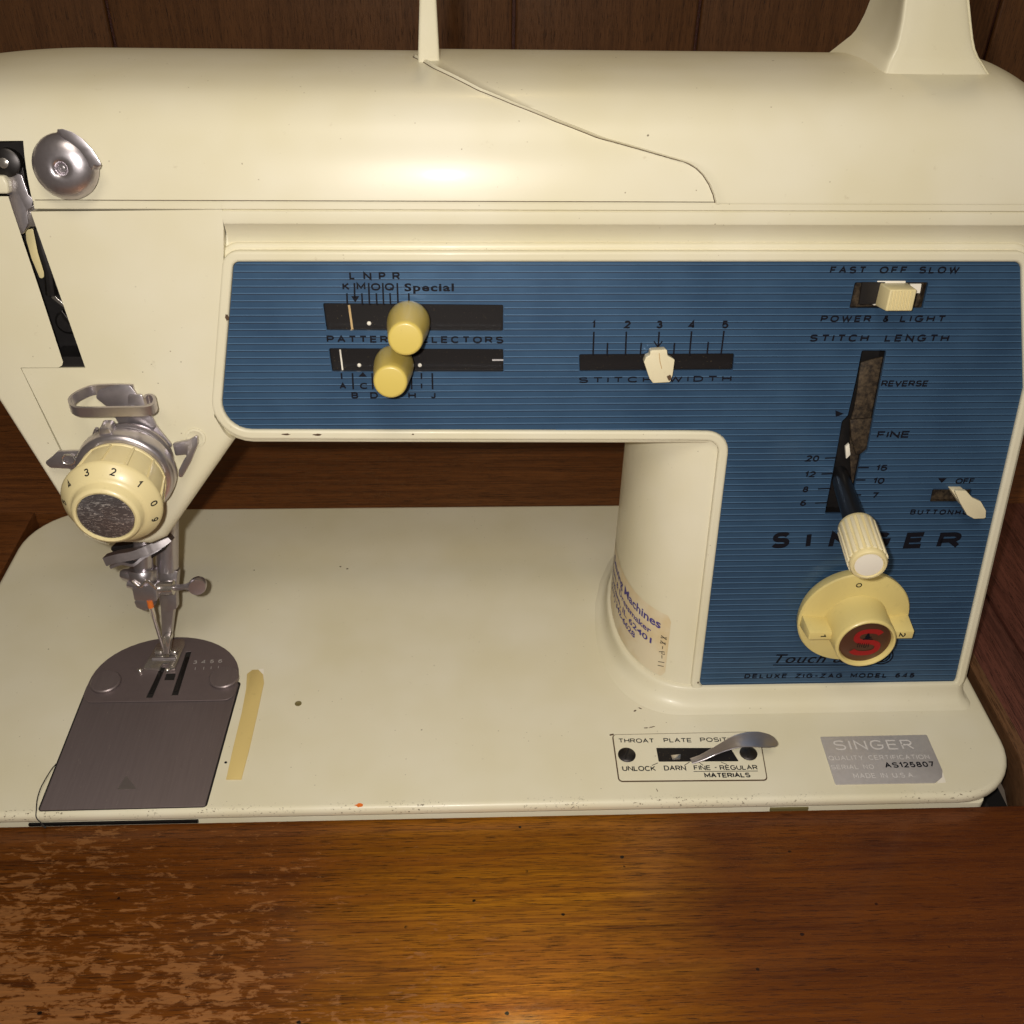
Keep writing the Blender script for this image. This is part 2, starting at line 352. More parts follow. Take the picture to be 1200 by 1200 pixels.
# ------------------------------------------------------------------ a wide sans alphabet drawn as strokes (cap height 1)
def EA(cx, cy, rx, ry, a0, a1, n=10, e=1.0):
    out = []
    for k in range(n+1):
        t = radians(a0+(a1-a0)*k/n); c1, s1 = cos(t), sin(t)
        out.append((cx+rx*math.copysign(abs(c1)**e, c1), cy+ry*math.copysign(abs(s1)**e, s1)))
    return out
GL = {
 'A': (.86, [[(0,0),(.43,1),(.86,0)], [(.17,.36),(.69,.36)]]),
 'B': (.74, [[(0,0),(0,1),(.45,1)]+EA(.45,.76,.25,.24,90,-90)+[(0,.52)], [(.05,.52),(.46,.52)]+EA(.46,.26,.28,.26,90,-90)+[(0,0)]]),
 'C': (.84, [EA(.45,.5,.45,.5,42,318,20,.85)]),
 'D': (.80, [[(0,0),(0,1),(.35,1)]+EA(.35,.5,.45,.5,90,-90,14,.85)+[(0,0)]]),
 'E': (.68, [[(.68,1),(0,1),(0,0),(.68,0)], [(0,.52),(.62,.52)]]),
 'F': (.64, [[(.64,1),(0,1),(0,0)], [(0,.5),(.56,.5)]]),
 'G': (.88, [EA(.45,.5,.45,.5,42,330,20,.85)+[(.87,.46),(.48,.46)]]),
 'H': (.78, [[(0,0),(0,1)], [(.78,0),(.78,1)], [(0,.51),(.78,.51)]]),
 'I': (0, [[(0,0),(0,1)]]),
 'J': (.5, [[(.5,1),(.5,.26)]+EA(.25,.26,.25,.26,0,-180)]),
 'K': (.78, [[(0,0),(0,1)], [(.72,1),(.0,.38)], [(.24,.56),(.78,0)]]),
 'L': (.6, [[(0,1),(0,0),(.6,0)]]),
 'M': (.92, [[(0,0),(0,1),(.46,.25),(.92,1),(.92,0)]]),
 'N': (.80, [[(0,0),(0,1),(.80,0),(.80,1)]]),
 'O': (.94, [EA(.47,.5,.47,.5,0,360,26,.88)]),
 'P': (.72, [[(0,0),(0,1),(.44,1)]+EA(.44,.73,.28,.27,90,-90)+[(0,.46)]]),
 'Q': (.94, [EA(.47,.5,.47,.5,0,360,26,.88), [(.58,.28),(.92,-.04)]]),
 'R': (.78, [[(0,0),(0,1),(.46,1)]+EA(.46,.74,.28,.26,90,-90)+[(0,.48)], [(.42,.48),(.78,0)]]),
 'S': (.78, [EA(.39,.745,.36,.255,25,180,10,.85)+EA(.39,.745,.36,.235,180,255,4,.85)+EA(.39,.26,.38,.25,75,0,5,.85)+EA(.39,.26,.38,.26,0,-158,12,.85)]),
 'T': (.76, [[(0,1),(.76,1)], [(.38,1),(.38,0)]]),
 'U': (.78, [[(0,1),(0,.36)]+EA(.39,.36,.39,.36,180,360,14,.85)+[(.78,1)]]),
 'V': (.84, [[(0,1),(.42,0),(.84,1)]]),
 'W': (1.2, [[(0,1),(.3,0),(.6,.9),(.9,0),(1.2,1)]]),
 'X': (.8, [[(0,0),(.8,1)], [(0,1),(.8,0)]]),
 'Y': (.8, [[(0,1),(.4,.45),(.8,1)], [(.4,.45),(.4,0)]]),
 'Z': (.76, [[(0,1),(.76,1),(0,0),(.76,0)]]),
 '0': (.64, [EA(.32,.5,.32,.5,0,360,22,.9)]),
 '1': (.26, [[(0,.74),(.26,1),(.26,0)]]),
 '2': (.66, [EA(.33,.72,.32,.28,165,-30,12)+[(0,0),(.68,0)]]),
 '3': (.66, [EA(.32,.76,.27,.24,160,-80,12)+[(.24,.53)], EA(.32,.26,.33,.26,78,-165,14)]),
 '4': (.72, [[(.54,0),(.54,1),(0,.26),(.72,.26)]]),
 '5': (.66, [[(.60,1),(.10,1),(.04,.48)]+EA(.32,.32,.33,.32,125,-155,16)]),
 '6': (.66, [EA(.33,.31,.32,.31,0,360,18), [(.012,.34)]+EA(.40,.48,.385,.52,170,62,8)]),
 '7': (.64, [[(0,1),(.64,1),(.22,0)]]),
 '8': (.66, [EA(.33,.76,.26,.24,0,360,16), EA(.33,.26,.33,.26,0,360,18)]),
 '9': (.66, [EA(.33,.69,.32,.31,0,360,18), [(.648,.66)]+EA(.26,.52,.385,.52,-10,-118,8)]),
 '&': (.86, [[(.86,0),(.2,.72)]+EA(.36,.79,.19,.21,200,-20,10)+[(.1,.42)]+EA(.32,.24,.30,.24,150,300,8)+[(.78,.5)]]),
 '-': (.4, [[(0,.45),(.4,.45)]]), '.': (.0, [[(0,0),(0,.14)]]), '(': (.2, [EA(.5,.5,.5,.6,125,235,6)]), ')': (.2, [EA(-.3,.5,.5,.6,-55,55,6)]), ',': (.06, [[(.06,.14),(0,-.16)]]),
}
def ribbon2d(pl, w_):
    pl = [V(p) for p in pl]; q = [pl[0]]
    for p in pl[1:]:
        if (p-q[-1]).length > 1e-4: q.append(p)
    n = len(q); closed = n > 3 and (q[0]-q[-1]).length < 1e-3; L_, R_ = [], []
    for i in range(n):
        a = q[i]-q[i-1] if i else (q[-1]-q[-2] if closed else q[1]-q[0]); b = q[i+1]-q[i] if i < n-1 else (q[1]-q[0] if closed else q[-1]-q[-2])
        a = a.normalized(); b = b.normalized(); na, nb = V((-a.y, a.x)), V((-b.y, b.x)); m_ = na+nb
        if m_.length < .2: m_ = na
        m_.normalize(); k = w_/2/max(.42, m_.dot(na)); L_.append(q[i]+m_*k); R_.append(q[i]-m_*k)
    return L_, R_
def stext(s, fr, p0, p1, h, z, mat, parent, wd=.17, gap=.24, space=.42, shear=0, px=True, fn=None, name='lettering', label=None):
    """p0, p1 ends of the baseline; h letter height in mm; wd stroke width / height; gap between letters / height"""
    a = V(fr.at(*p0, z)) if px else V(p0); b = V(fr.at(*p1, z)) if px else V(p1); d = b-a; W = d.length; d.normalize(); nr = V((-d.y, d.x))
    # letter widths stretch so that the line fills its length
    tot = sum(GL[c][0] if c != ' ' else space for c in s); ng = len(s)-1
    hh = h*(1-wd); scx = (W - wd*h)/h
    k = scx/(tot+gap*ng+1e-9) if tot+gap*ng > 0 else 1
    g = G(); x = 0; zi = 0
    for c in s:
        if c == ' ': x += (space+gap)*k; continue
        w0, sts = GL[c]
        for st_ in sts:
            pts = [((x+px_*k)*h, py_*hh) for px_, py_ in st_]; L_, R_ = ribbon2d(pts, wd*h); zi += 1; zz = z + (zi % 4)*.006
            def mp(v):
                X = v.x+wd*h/2 + shear*(v.y); Yv = v.y+wd*h/2; q = a+d*X+nr*Yv
                return fn(q.x, q.y, zz) if fn else fr.w((q.x, q.y, zz))
            # butt ends get a small square extension
            g.grid([[mp(l) for l in L_], [mp(r) for r in R_]])
        x += (w0+gap)*k
    me = bpy.data.meshes.new(name); me.from_pydata([v*S for v in g.v], [], g.f); me.update()
    return link(name, me, mat, parent, label, None, None)
Fp = F.pts; Bp = B.pts
# ================================================================== the setting: wall and cabinet
wall_root = bpy.data.objects.new('wall', None); sc.collection.objects.link(wall_root); wall_root['kind'] = 'structure'; wall_root.location = V((200, 620, 0))*S
g = G().box(B, -500, 900, 622, 640, -60, 700); make('backing', g, 'side', wall_root, smooth=None)
WY = 620
def wallx(px): d = ray(px, 20); t = (WY-CAM.y)/d.y; return CAM.x+d.x*t
grooves = [wallx(p) for p in (-265, 129, 373, 602, 818, 1165, 1420)]
grooves[2:3] = []
xs = [-480]+grooves+[880]
for a, b in zip(xs, xs[1:]):
    g = G().box(B, a+1.2, b-1.2, WY-4, WY+2, -60, 700); make('plank', g, 'wall', wall_root, bevel=2.2, seg=4, smooth=50)

cab = rootobj('cabinet', (200, -60, -30), 'brown wooden sewing cabinet with a worn varnished front board around the cream machine', 'cabinet')
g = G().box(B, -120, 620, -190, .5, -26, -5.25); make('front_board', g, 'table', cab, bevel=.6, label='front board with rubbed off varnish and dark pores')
g = G().box(B, -120, 620, 181.5, 600, -24, -4.5); make('rear_board', g, 'rear', cab, bevel=.6)
g = G().box(B, -19.5, -3.2, .9, 181, -24, -3.2); make('side_rail', g, 'rear', cab, bevel=.6)
g = G().box(B, -120, -20.2, .9, 181, -24, -4.6); make('side_board', g, 'side', cab, bevel=.6)
g = G().prism(B, [(416.5, 181), (416.5, 20), (411.5, 1.0), (421, 1.0), (421, 181)], -22, -2.2); make('molding', g, 'molding', cab, bevel=.5)
g = G().box(B, 421.4, 441.5, .9, 181, -24, -3.6); make('side_rail', g, 'side', cab, bevel=.4)
g = G().box(B, 442.6, 620, .9, 181, -24, -3.0); make('side_board', g, 'side', cab, bevel=.6)
g = G().box(B, -3, 416, -4, 181, -40, -36); make('well_floor', g, 'gap', cab, smooth=None)
for q in ((-3.0, -2.9), (415.9, 416.0)):
    g = G().box(B, q[0], q[1], -4, 181, -36, -24.1); make('well_side', g, 'gap', cab, smooth=None)

# ================================================================== the machine
mc = rootobj('sewing_machine', (206, 90, -8), 'cream domestic sewing machine with blue ribbed control panel set into a wooden cabinet', 'sewing machine')
YF = lambda z: Y0 + z*math.tan(LEAN)

# bed
outl = rnd([(0, 1.0), (412, 1.0), (412.5, 179), (0, 179)], [14, 26, 20, 30], 10)
slide_out = [B.at(*p) for p in ((107, 800), (48, 948), (241, 946), (281, 798))]
plate('bed', B, [outl], -5.0, 0, 'bed', mc, bevel=2.1, seg=6, smooth=50)
g = G().prism(B, rnd([(3, 1.9), (396, 1.9), (404, 20), (404, 172), (3, 172)], 3, 4), -20, -5.1); make('bed_skirt', g, 'cream', mc, bevel=.4)
g = G().box(B, 317, 331, 1.2, 1.8, -6.6, -5.15); make('foot_pad', g, 'glue', mc, smooth=None)
g = G().box(B, 53, 112, 1.0, 1.8, -6.2, -5.05); make('slide_rail', g, 'darksteel', mc, smooth=None)

# head and arm -------------------------------------------------------
body = None
SX = F.at(262, 262)[0]
hb = Fp([(36, 248), (100, 431), (25, 431.5), (70, 522), (128, 638.5), (176, 640), (194, 632), (273, 518.5), (262, 506), (251, 488), (254, 440), (262, 300), (262, 270)])
hb += [(SX, 188.6)]
hb = hb[:4] + hb[4:]
g = G().prism(F, hb, -62, 0)
def nose(c):      # only the outer nose edges get the wide rounding
    q = c - F.o; x, s_, o_ = q.dot(F.x), q.dot(F.y), q.dot(F.n)
    return s_ < 112 and o_ > -3 and x > 82.5
me_h = bpy.data.meshes.new('head')
me_h.from_pydata([v*S for v in g.v], [], g.f)
bm = bmesh.new(); bm.from_mesh(me_h); bmesh.ops.recalc_face_normals(bm, faces=bm.faces)
def esel(bm, f): return [e for e in bm.edges if e.calc_face_angle(0) > .3 and f((e.verts[0].co+e.verts[1].co)/2/S)]
bmesh.ops.bevel(bm, geom=esel(bm, nose), offset=3.6*S, segments=6, profile=.5, affect='EDGES')
bm.to_mesh(me_h); bm.free()
head = link('head', me_h, 'cream', mc, smooth=40)

def prof_strip(name, prof, x0, x1, mat, parent, n=2, smooth=30, label=None):
    """a moulding of constant section (s, o) along the arm"""
    rows = [[F.w((x0+(x1-x0)*i/n, s_, o_)) for s_, o_ in prof] for i in range(n+1)]
    g = G().grid(rows); return make(name, g, mat, parent, smooth=smooth, label=label)
XR = 407.5
arm_prof = [(191.1, -70), (191.1, -.2), (190.6, 0.25), (188.9, .25), (188.5, -.35), (188.1, .2), (185.2, .35), (184.4, .1), (183.4, -.9), (181.0, -2.6), (178.6, -3.7), (177.2, -4.1), (176, -4.1)]
prof_strip('arm_moulding', arm_prof, SX, XR+4, 'cream', mc, smooth=25)
left_prof = [(191.1, -60), (191.1, -.2), (190.6, 0.25), (188.9, .25), (188.6, .0), (188.55, -1)]
prof_strip('arm_moulding', left_prof, F.at(40, 240)[0], SX-.02, 'cream', mc, smooth=25)
g = G().prism(F, [(SX+.01, 112), (XR-4, 112), (XR-4, 190.8), (SX+.01, 190.8)], -66, -12); make('arm', g, 'cream', mc, bevel=.3)
make('arm_filler', G().box(F, SX-11, SX+4, 113, 183.5, -12.5, -4.15), 'cream', mc, bevel=.3)
# left end of the cove
cove = []
for t in range(7):
    a = t/6*pi/2
    cove.append([F.w((SX + 3.2*sin(a), s_, -4.1*(1-cos(a))+.0)) for s_ in (184.2, 176, 150, 122)])

# blue panel outline
PO = Fp([(273.5, 307.5), (257.5, 503.5), (800, 505), (857, 506), (820, 805.5), (1119, 804), (1200, 455), (1197, 307.5)])
PX = PO
PO = rnd(PO, [2.2, 9, 0, 16, 2.6, 3.5, 0, 3], 8)
rim_out = offset(PO, 3.6)
plate('panel_rim', F, [rim_out, offset(PO, .12)], -4.3, .35, 'cream', mc, bevel=1.0, seg=4, smooth=50)
rim2 = offset(PO, 5.6)
plate('panel_surround', F, [rim2, offset(PO, 1.2)], -13, -2.2, 'cream', mc, bevel=1.3, seg=4, smooth=45)

def hole(px): return Fp(px)
H = dict(
 top=[(378, 356), (590, 358), (589.5, 389), (382.5, 388)],
 low=[(385, 409), (590, 410), (590, 437), (389, 436.5)],
 width=[(679, 416), (861, 415), (859.5, 434.5), (679.5, 436)],
 power=[(1003, 331.5), (1089.5, 331.5), (1082.5, 362), (996.5, 362)],
 length=[(1011, 411.7), (1040, 411.7), (1025, 488), (1017.5, 529), (1010, 535), (996, 603), (967.5, 603), (982, 528), (987.6, 495), (994.6, 488), (1004.6, 444)],
 button=[(1094, 574.6), (1140.5, 574.6), (1136.5, 590), (1091, 590)])
HP = {k: rnd(hole(v), .5, 2) for k, v in H.items()}
panel = plate('control_panel', F, [PO]+list(HP.values()), -2.0, -.95, 'blue', mc, bevel=.0, smooth=None, label='dark blue ribbed control panel with black printed scales')
PZ = -.95
# ribs: scanline through the outline and around the slots
def spans(pl, y):
    xs_ = []
    for i in range(len(pl)):
        a, b = pl[i], pl[(i+1) % len(pl)]
        if (a[1] > y) != (b[1] > y): xs_.append(a[0]+(b[0]-a[0])*(y-a[1])/(b[1]-a[1]))
    return sorted(xs_)
g = G(); s_ = 171.8; sp_ = 2.36
while s_ > 7.6:
    q = spans(PO, s_); segs = [(q[i]+.15, q[i+1]-.15) for i in range(0, len(q)-1, 2)]
    for h_ in HP.values():
        hs = spans(offset(h_, .25), s_)
        for k in range(0, len(hs)-1, 2):
            new = []
            for a, b in segs:
                if hs[k+1] <= a or hs[k] >= b: new.append((a, b))
                else:
                    if hs[k] > a: new.append((a, hs[k]))
                    if hs[k+1] < b: new.append((hs[k+1], b))
            segs = new
    for a, b in segs:
        if b-a < .4: continue
        g = G()
        n_ = max(1, int((b-a)/40))
        pr = [(s_-.22, PZ-.02), (s_-.09, PZ+.14), (s_+.09, PZ+.12), (s_+.22, PZ-.02)]
        g.grid([[F.w((a+(b-a)*i/n_, y_, z_)) for y_, z_ in pr] for i in range(n_+1)])
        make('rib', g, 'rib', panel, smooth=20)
        make('groove_or_shade', G().box(F, a, b, s_-.46, s_-.23, PZ-.02, PZ+.012), 'groove_or_shade', panel, smooth=None)  # flat dark strip standing in for the shade under the rib
    s_ -= sp_
# slot wells
def well(name, px, depth, mat, grow=.5, parent=None):
    pl = offset(rnd(hole(px), .5, 2), grow)
    g = G().prism(F, pl, -2.05-depth, -2.05); g.f = [f for f in g.f if f != tuple(range(len(pl), 2*len(pl)))]
    return make(name, g, mat, parent or panel, smooth=20)
well('slot', H['top'], 2.6, 'slot'); well('slot', H['low'], 2.6, 'slot'); well('slot', H['width'], 2.2, 'slot')
well('slot', H['power'], 3.5, 'dusty'); well('slot', H['length'], 5.5, 'darksteel'); well('slot', H['button'], 3, 'dusty')

TZ = PZ+.17
def T(s, p0, p1, h, bold=None, space=None, shear=0, **k):
    if any(ch.islower() for ch in s): return text(s, F, p0, p1, h, TZ, 'ink', panel, bold=bold or .032, space=space or 1.1, shear=shear)
    wide = (space or 1) > 1.1
    return stext(s, F, p0, p1, h, TZ, 'ink', panel, wd=.235, gap=.60 if wide else .34, space=.5, shear=shear, **k)
T('L', (409.5, 327.5), (416.5, 327.5), 2.5); T('N', (426, 328), (435.5, 328), 2.5); T('P', (444, 328), (452, 328), 2.5); T('R', (460, 328), (469, 328), 2.5)
T('K', (401.5, 340), (410, 340), 2.4); T('M', (418, 340), (428.5, 340), 2.4); T('O', (435, 340.5), (446, 340.5), 2.4); T('Q', (451, 340.5), (462, 340.5), 2.4)
T('Special', (474, 341), (532, 341), 2.5, space=1.15)
T('PATTERN SELECTORS', (383, 401.5), (590, 402.5), 2.4, space=1.5)
T('A', (398, 456), (406, 456), 2.2); T('B', (412, 467), (420, 467), 2.2); T('C', (422, 456), (431.5, 456), 2.2); T('D', (434, 467), (443, 467), 2.2)
T('E', (445, 456), (452, 456), 2.2); T('F', (456, 467.5), (462, 467.5), 2.2); T('G', (466, 456), (475, 456), 2.2); T('H', (478.5, 467), (487.5, 467), 2.2); T('I', (493.2, 456), (494.8, 456), 2.2); T('J', (505, 467), (510.5, 467), 2.2)
tick = [[(406.5, 344), (407, 356)], [(415.3, 332), (415.7, 349)], [(424, 344), (424.7, 357)], [(432, 332), (433, 357)], [(441, 344), (441.7, 357)], [(448.5, 332), (449.5, 357)], [(457, 344), (457.7, 357)], [(465.5, 332), (466.5, 357)], [(479, 344), (479.5, 356)],
        [(400, 437.5), (400.6, 444)], [(413, 437.5), (414, 456)], [(436, 437.5), (437, 456)], [(459, 440), (460, 456)], [(482, 437.5), (482.5, 456)], [(493.8, 437.5), (494, 444)], [(506.5, 437.5), (507, 456)]]
strokes('scale_mark', F, tick, .55, TZ, 'ink', panel)
for tri in ([(411.5, 347), (421, 347), (416.3, 354.5)], [(420, 441.5), (430, 441.5), (425.2, 436)], [(979, 481), (989, 485), (979.5, 488.5)], [(1099.5, 560.5), (1109.5, 560.5), (1103.5, 566)]):
    make('arrow_mark', G().prism(F, Fp(tri, TZ), TZ-.06, TZ), 'ink', panel, smooth=None)
for s, x in zip('12345', (696, 735, 772.5, 810.5, 849.5)): T(s, (x-(2.2 if s == '1' else 3.8), 385), (x+(1.4 if s == '1' else 3.8), 385), 2.7)
strokes('scale_mark', F, [[(696, 389), (695, 416)], [(734, 389), (733, 416)], [(772.5, 389), (771, 411)], [(810.5, 388.5), (808, 416)], [(848.5, 388), (845, 415.5)],
        [(712, 402), (711.5, 416)], [(751.5, 402), (750.5, 415)], [(790.5, 402), (789.5, 415)], [(830, 401), (828.7, 415)]], .55, TZ, 'ink', panel)
strokes('arrow_mark', F, [[(766.5, 400), (771, 407)], [(776, 400), (771, 407)]], .4, TZ, 'ink', panel)
T('STITCH WIDTH', (678, 449), (857, 447), 2.1, space=1.9)
T('FAST', (972, 320.5), (1014, 320.5), 2.3, space=1.25, shear=.12); T('OFF', (1030, 320.5), (1062, 320.5), 2.3, space=1.2, shear=.12); T('SLOW', (1076, 320.5), (1123, 320.5), 2.3, space=1.25, shear=.12)
T('POWER', (961, 377.5), (1020, 377.5), 2.3, space=1.3, shear=.12); T('&', (1034, 377.5), (1041, 377.5), 2.3, shear=.12); T('LIGHT', (1054, 377.5), (1107, 377.5), 2.3, space=1.3, shear=.12)
T('STITCH', (948, 400.5), (1017, 400.5), 2.5, space=1.3, shear=.12); T('LENGTH', (1036, 400.5), (1111, 400.5), 2.5, space=1.3, shear=.12)
T('REVERSE', (1032, 453), (1087, 453), 2.2, shear=.12); T('FINE', (1027, 513.5), (1065, 513), 2.6, shear=.12, space=1.05)
for s, x0, x1, y in (('20', 943.5, 959, 541), ('12', 942, 955, 559.5), ('8', 940, 946.5, 577), ('6', 937, 944, 593), ('15', 1025.5, 1039, 552), ('10', 1022, 1035.5, 567), ('7', 1021, 1028, 584)):
    T(s, (x0, y), (x1, y), 2.4, shear=.12)
strokes('scale_mark', F, [[(967, 537), (980, 536.5)], [(963, 555.5), (976, 555)], [(959, 573), (973, 572.5)], [(955.5, 589.5), (969, 589)], [(1006, 548), (1018, 548)], [(1003, 562.5), (1014, 562.5)], [(1000, 580), (1009, 580)]], .5, TZ, 'ink', panel)
T('OFF', (1119, 567), (1141, 567), 2.2, shear=.12, space=1.1); T('BUTTONHOLE', (1066, 603), (1150, 603.5), 2.1, shear=.12, space=1.15)
for s, x0, x1 in (('S', 902.5, 924), ('I', 944, 950.5), ('N', 970, 996), ('G', 1018, 1041), ('E', 1058, 1081), ('R', 1096.5, 1124)):
    stext(s, F, (x0, 643), (x1, 642), 6.6, TZ, 'ink', panel, wd=.27, shear=.14)
T('Touch & Sew', (908, 777), (1040, 776), 4.2, shear=.35, bold=.012)
strokes('scale_mark', F, [[(906, 779.5), (1000, 779.5)]], .4, TZ, 'ink', panel)
rings = []
for r in (4.2, 3.0, 1.8):
    c0 = V(F.at(1034, 769, TZ)); rings.append([tuple(c0+V((r*cos(t*pi/12), r*.85*sin(t*pi/12)))) for t in range(25)])
strokes('spool_mark', F, rings, .5, TZ, 'ink', panel, px=False)
T('DELUXE ZIG-ZAG MODEL 645', (872, 795), (1071, 794), 2.1, space=1.5, shear=.1)

# markers in the slots
def dotm(px, py, z, r, mat='white'):
    c0 = F.at(px, py, z); fr = F.sub(c0[0], c0[1], z); make('indicator_dot', G().lathe(fr, [(r, 0), (r*.8, .3), (r*.3, .45), (0, .5)], 12), mat, panel)
strokes('indicator_line', F, [[(409, 358), (413, 387)]], .7, -4.2, 'gold', panel, th=.3)
strokes('indicator_line', F, [[(398.5, 410), (401.5, 434)]], .5, -4.2, 'white', panel, th=.3)
strokes('indicator_line', F, [[(577, 422), (591, 422)]], .5, -4.2, 'silver', panel, th=.3)
dotm(432.5, 379, -4.6, .75); dotm(421, 428, -4.6, .7); dotm(492, 428, -4.6, .7)
# stitch length slot inside
g = G().prism(F, Fp([(1009, 425), (1036, 418), (1030, 452), (1022, 486), (1018, 520), (1003, 590), (998, 560), (996, 530), (997, 495), (1004, 465)], -4), -5.2, -4.2)
make('slide_strip', g, 'dusty', panel, bevel=.3)
g = G().prism(F, Fp([(996, 492), (1025, 490), (1018, 527), (1004, 534), (998, 515)], -2.6), -4.0, -2.6); make('slide_strip', g, 'dusty', panel, bevel=.4)
g = G().prism(F, Fp([(990, 523), (994.5, 519), (996, 532), (991, 537)], -4), -4.6, -3.2); make('indicator_dot', g, 'white', panel, bevel=.2)

# pattern selector knobs ------------------------------------------------
def knob(px, py, o1, r0, r1, lab, z0=-1.0):
    c0 = F.at(px, py, 4); fr = F.sub(c0[0], c0[1], 0)
    pr = [(r0*.5, .5), (r0*.8, .7), (r0*.94, 1.2), (r0, 2.0)]
    pr += [(r0, 4), (r0*.985, 6)]+[(r0+(r1-r0)*t, 6+(o1-7)*t) for t in (.15, .5, .85, 1)]+[(r1-.15, o1-.5), (r1-.55, o1-.1), (r1-1.0, o1), (0, o1-.15)]
    make('selector_knob', G().lathe(fr, pr, 48), 'yellow', mc, label=lab, smooth=50)
    make('knob_shaft', G().lathe(fr, [(2.2, -4.5), (2.2, .8)], 16), 'darksteel', mc)
knob(478.6, 379, 22.5, 6.9, 5.4, 'upper yellowed pattern selector knob')
knob(461.4, 429, 21.0, 6.5, 5.35, 'lower yellowed pattern selector knob')

# stitch width pointer
pz = 6.0
sw = Fp([(762, 410.5), (781.5, 409), (782, 416.5), (790.5, 421), (788, 439), (785, 447.5), (765, 448.5), (761, 443), (754.5, 424), (757, 418), (761.5, 416)], 3.2)
g = G().prism(F, rnd(sw, .6, 3), .2, 3.6, [(x*.96+sw[0][0]*.04, y) for x, y in rnd(sw, .6, 3)]); wl = make('stitch_width_lever', g, 'ivory', mc, bevel=.5, seg=3)
strokes('groove_or_shade', F, [[(772.5, 414), (773.5, 424), (775.5, 432)]], .25, 3.68, 'gold', wl, th=.1)
make('lever_stem', G().box(F.sub(*F.at(771, 425, 0)), -1.6, 1.6, -2.2, 2.2, -4.4, .3), 'ivory', wl, smooth=None)
g = G().prism(F, rnd(Fp([(781, 441), (786, 439), (787, 444), (784, 447)], 3.7), .3, 3), 3.5, 3.66); make('paint_chip', g, 'rust', wl, smooth=None)

# power switch
fr = F.sub(*F.at(1043.5, 345, 0))
ps = make('power_switch', G().box(fr, -4.8, 4.8, -3.9, 4.3, -5.3, -.8), 'white', mc, bevel=.3)
cap0 = [(-4.4, -3.9), (5.0, -3.9), (5.4, 3.7), (-3.8, 3.7)]
c_ = make('switch_cap', G().prism(fr, [(x*.94+.4, y*.92-.2) for x, y in cap0], -.8, 7.2, cap0), 'dialcream', ps, bevel=.5, seg=3)
for i in range(7):
    x = -3.1+i*1.07; make('grip_rib', G().box(fr, x-.26+.45, x+.26+.45, -3.4, 2.9, 7.1, 7.6), 'dialcream', ps, bevel=.12, smooth=None)
g = G().box(F.sub(*F.at(1071, 336, -2)), -2.2, 1.4, -1.6, 1.4, -.6, .2); make('switch_plate', g, 'white', ps, smooth=None)
g = G().box(F.sub(*F.at(1019, 343, -2)), -3.6, 4.0, -3.4, 3.8, -1.0, -.4); make('switch_plate', g, 'darksteel', ps, smooth=None)

# buttonhole lever
bl = Fp([(1118, 574.5), (1132, 575), (1139, 583), (1149, 587.5), (1155, 598), (1154.5, 607), (1141, 607.5), (1133, 603), (1126, 591)], 3)
q = rnd(bl, .5, 3)
bt = make('buttonhole_lever', G().prism(F, q, 1.6, 3.4), 'ivory', mc, bevel=.5, seg=3)
make('lever_stem', G().prism(F, Fp([(1112, 571.5), (1127, 571.5), (1136, 590), (1124, 590)], 0), -4.5, 1.8), 'ivory', bt, bevel=.2)

# stitch length lever
p0 = F.w(F.at(984, 557, -3) + (-3,)); d0 = V((-.105, -1, -.012)).normalized()
xx = V((1, 0, 0)); yy = d0.cross(xx).normalized()*1; fr = Frame(p0, d0.cross(V((0, 0, 1))).normalized()*-1, V((0, 0, 1)))
ax = fr.n; 
if ax.dot(d0) < 0: fr = Frame(p0, -fr.x, fr.y)
sl = make('stitch_length_lever', G().lathe(fr, [(2.9, -2), (3.2, 6), (3.5, 18), (3.6, 31), (3.2, 33)], 24), 'black', mc)
a0 = 29; pr = [(4.2, a0), (5.4, a0+.3), (6.15, a0+1.2), (6.3, a0+3)]
g = G().lathe(fr, pr+[(6.05, a0+8), (5.9, a0+15), (5.95, a0+19.5), (5.95, a0+20.6), (5.5, a0+21.2), (4.9, a0+21.3), (4.7, a0+20.8), (0, a0+20.6)], 40); gr = make('lever_grip', g, 'dialcream', sl, smooth=40)
g = G()
for i in range(18):
    t = 2*pi*i/18; f2 = Frame(fr.w((0, 0, 0)), fr.x*cos(t)+fr.y*sin(t), fr.n); rr_ = 6.05
    g.box(Frame(fr.w((0, 0, 0)), fr.y*cos(t)-fr.x*sin(t), fr.n), -.62, .62, a0+2.4, a0+19.2, rr_-1, rr_+.42)
for i in range(18):
    pass
make('grip_rib', g, 'ivory', gr, bevel=.2, smooth=30)
make('grip_end', G().lathe(fr, [(4.6, a0+20.5), (4.4, a0+21.0), (2, a0+21.2), (0, a0+21.2)], 30), 'white', gr)

# touch dial
c0 = F.at(997, 718.5, 0); fd = F.sub(c0[0], c0[1], 1.6, 0, radians(9.0))
td = make('selector_dial', G().lathe(fd, [(19.6, -3.4), (20.7, -1.2), (21.0, 1.3), (20.6, 1.9), (19.9, 2.1), (15, 3.0), (0, 3.4)], 64), 'dial', mc, smooth=40, label='pale yellow round selector dial with a red letter on its bronze cap')
hub = make('dial_hub', G().lathe(fd, [(12.2, 2.4), (11.7, 4), (11.3, 11), (11.2, 15.4), (11.0, 16.1), (10.5, 16.5), (10.0, 16.4), (9.6, 15.7), (9.5, 14.4), (0, 14.4)], 56), 'dial', td, smooth=40)
for sg in (-1, 1):
    q = [(sg*10.6, -3.2), (sg*10.6, 2.2), (sg*20.2, 2.2), (sg*20.2, -3.2)]; q1 = [(sg*10.3, -2.3), (sg*10.3, 1.3), (sg*19.6, 1.3), (sg*19.6, -2.3)]
    make('dial_wing', G().prism(fd, q1, 1.5, 11.0, q), 'dial', td, bevel=.35, seg=2)
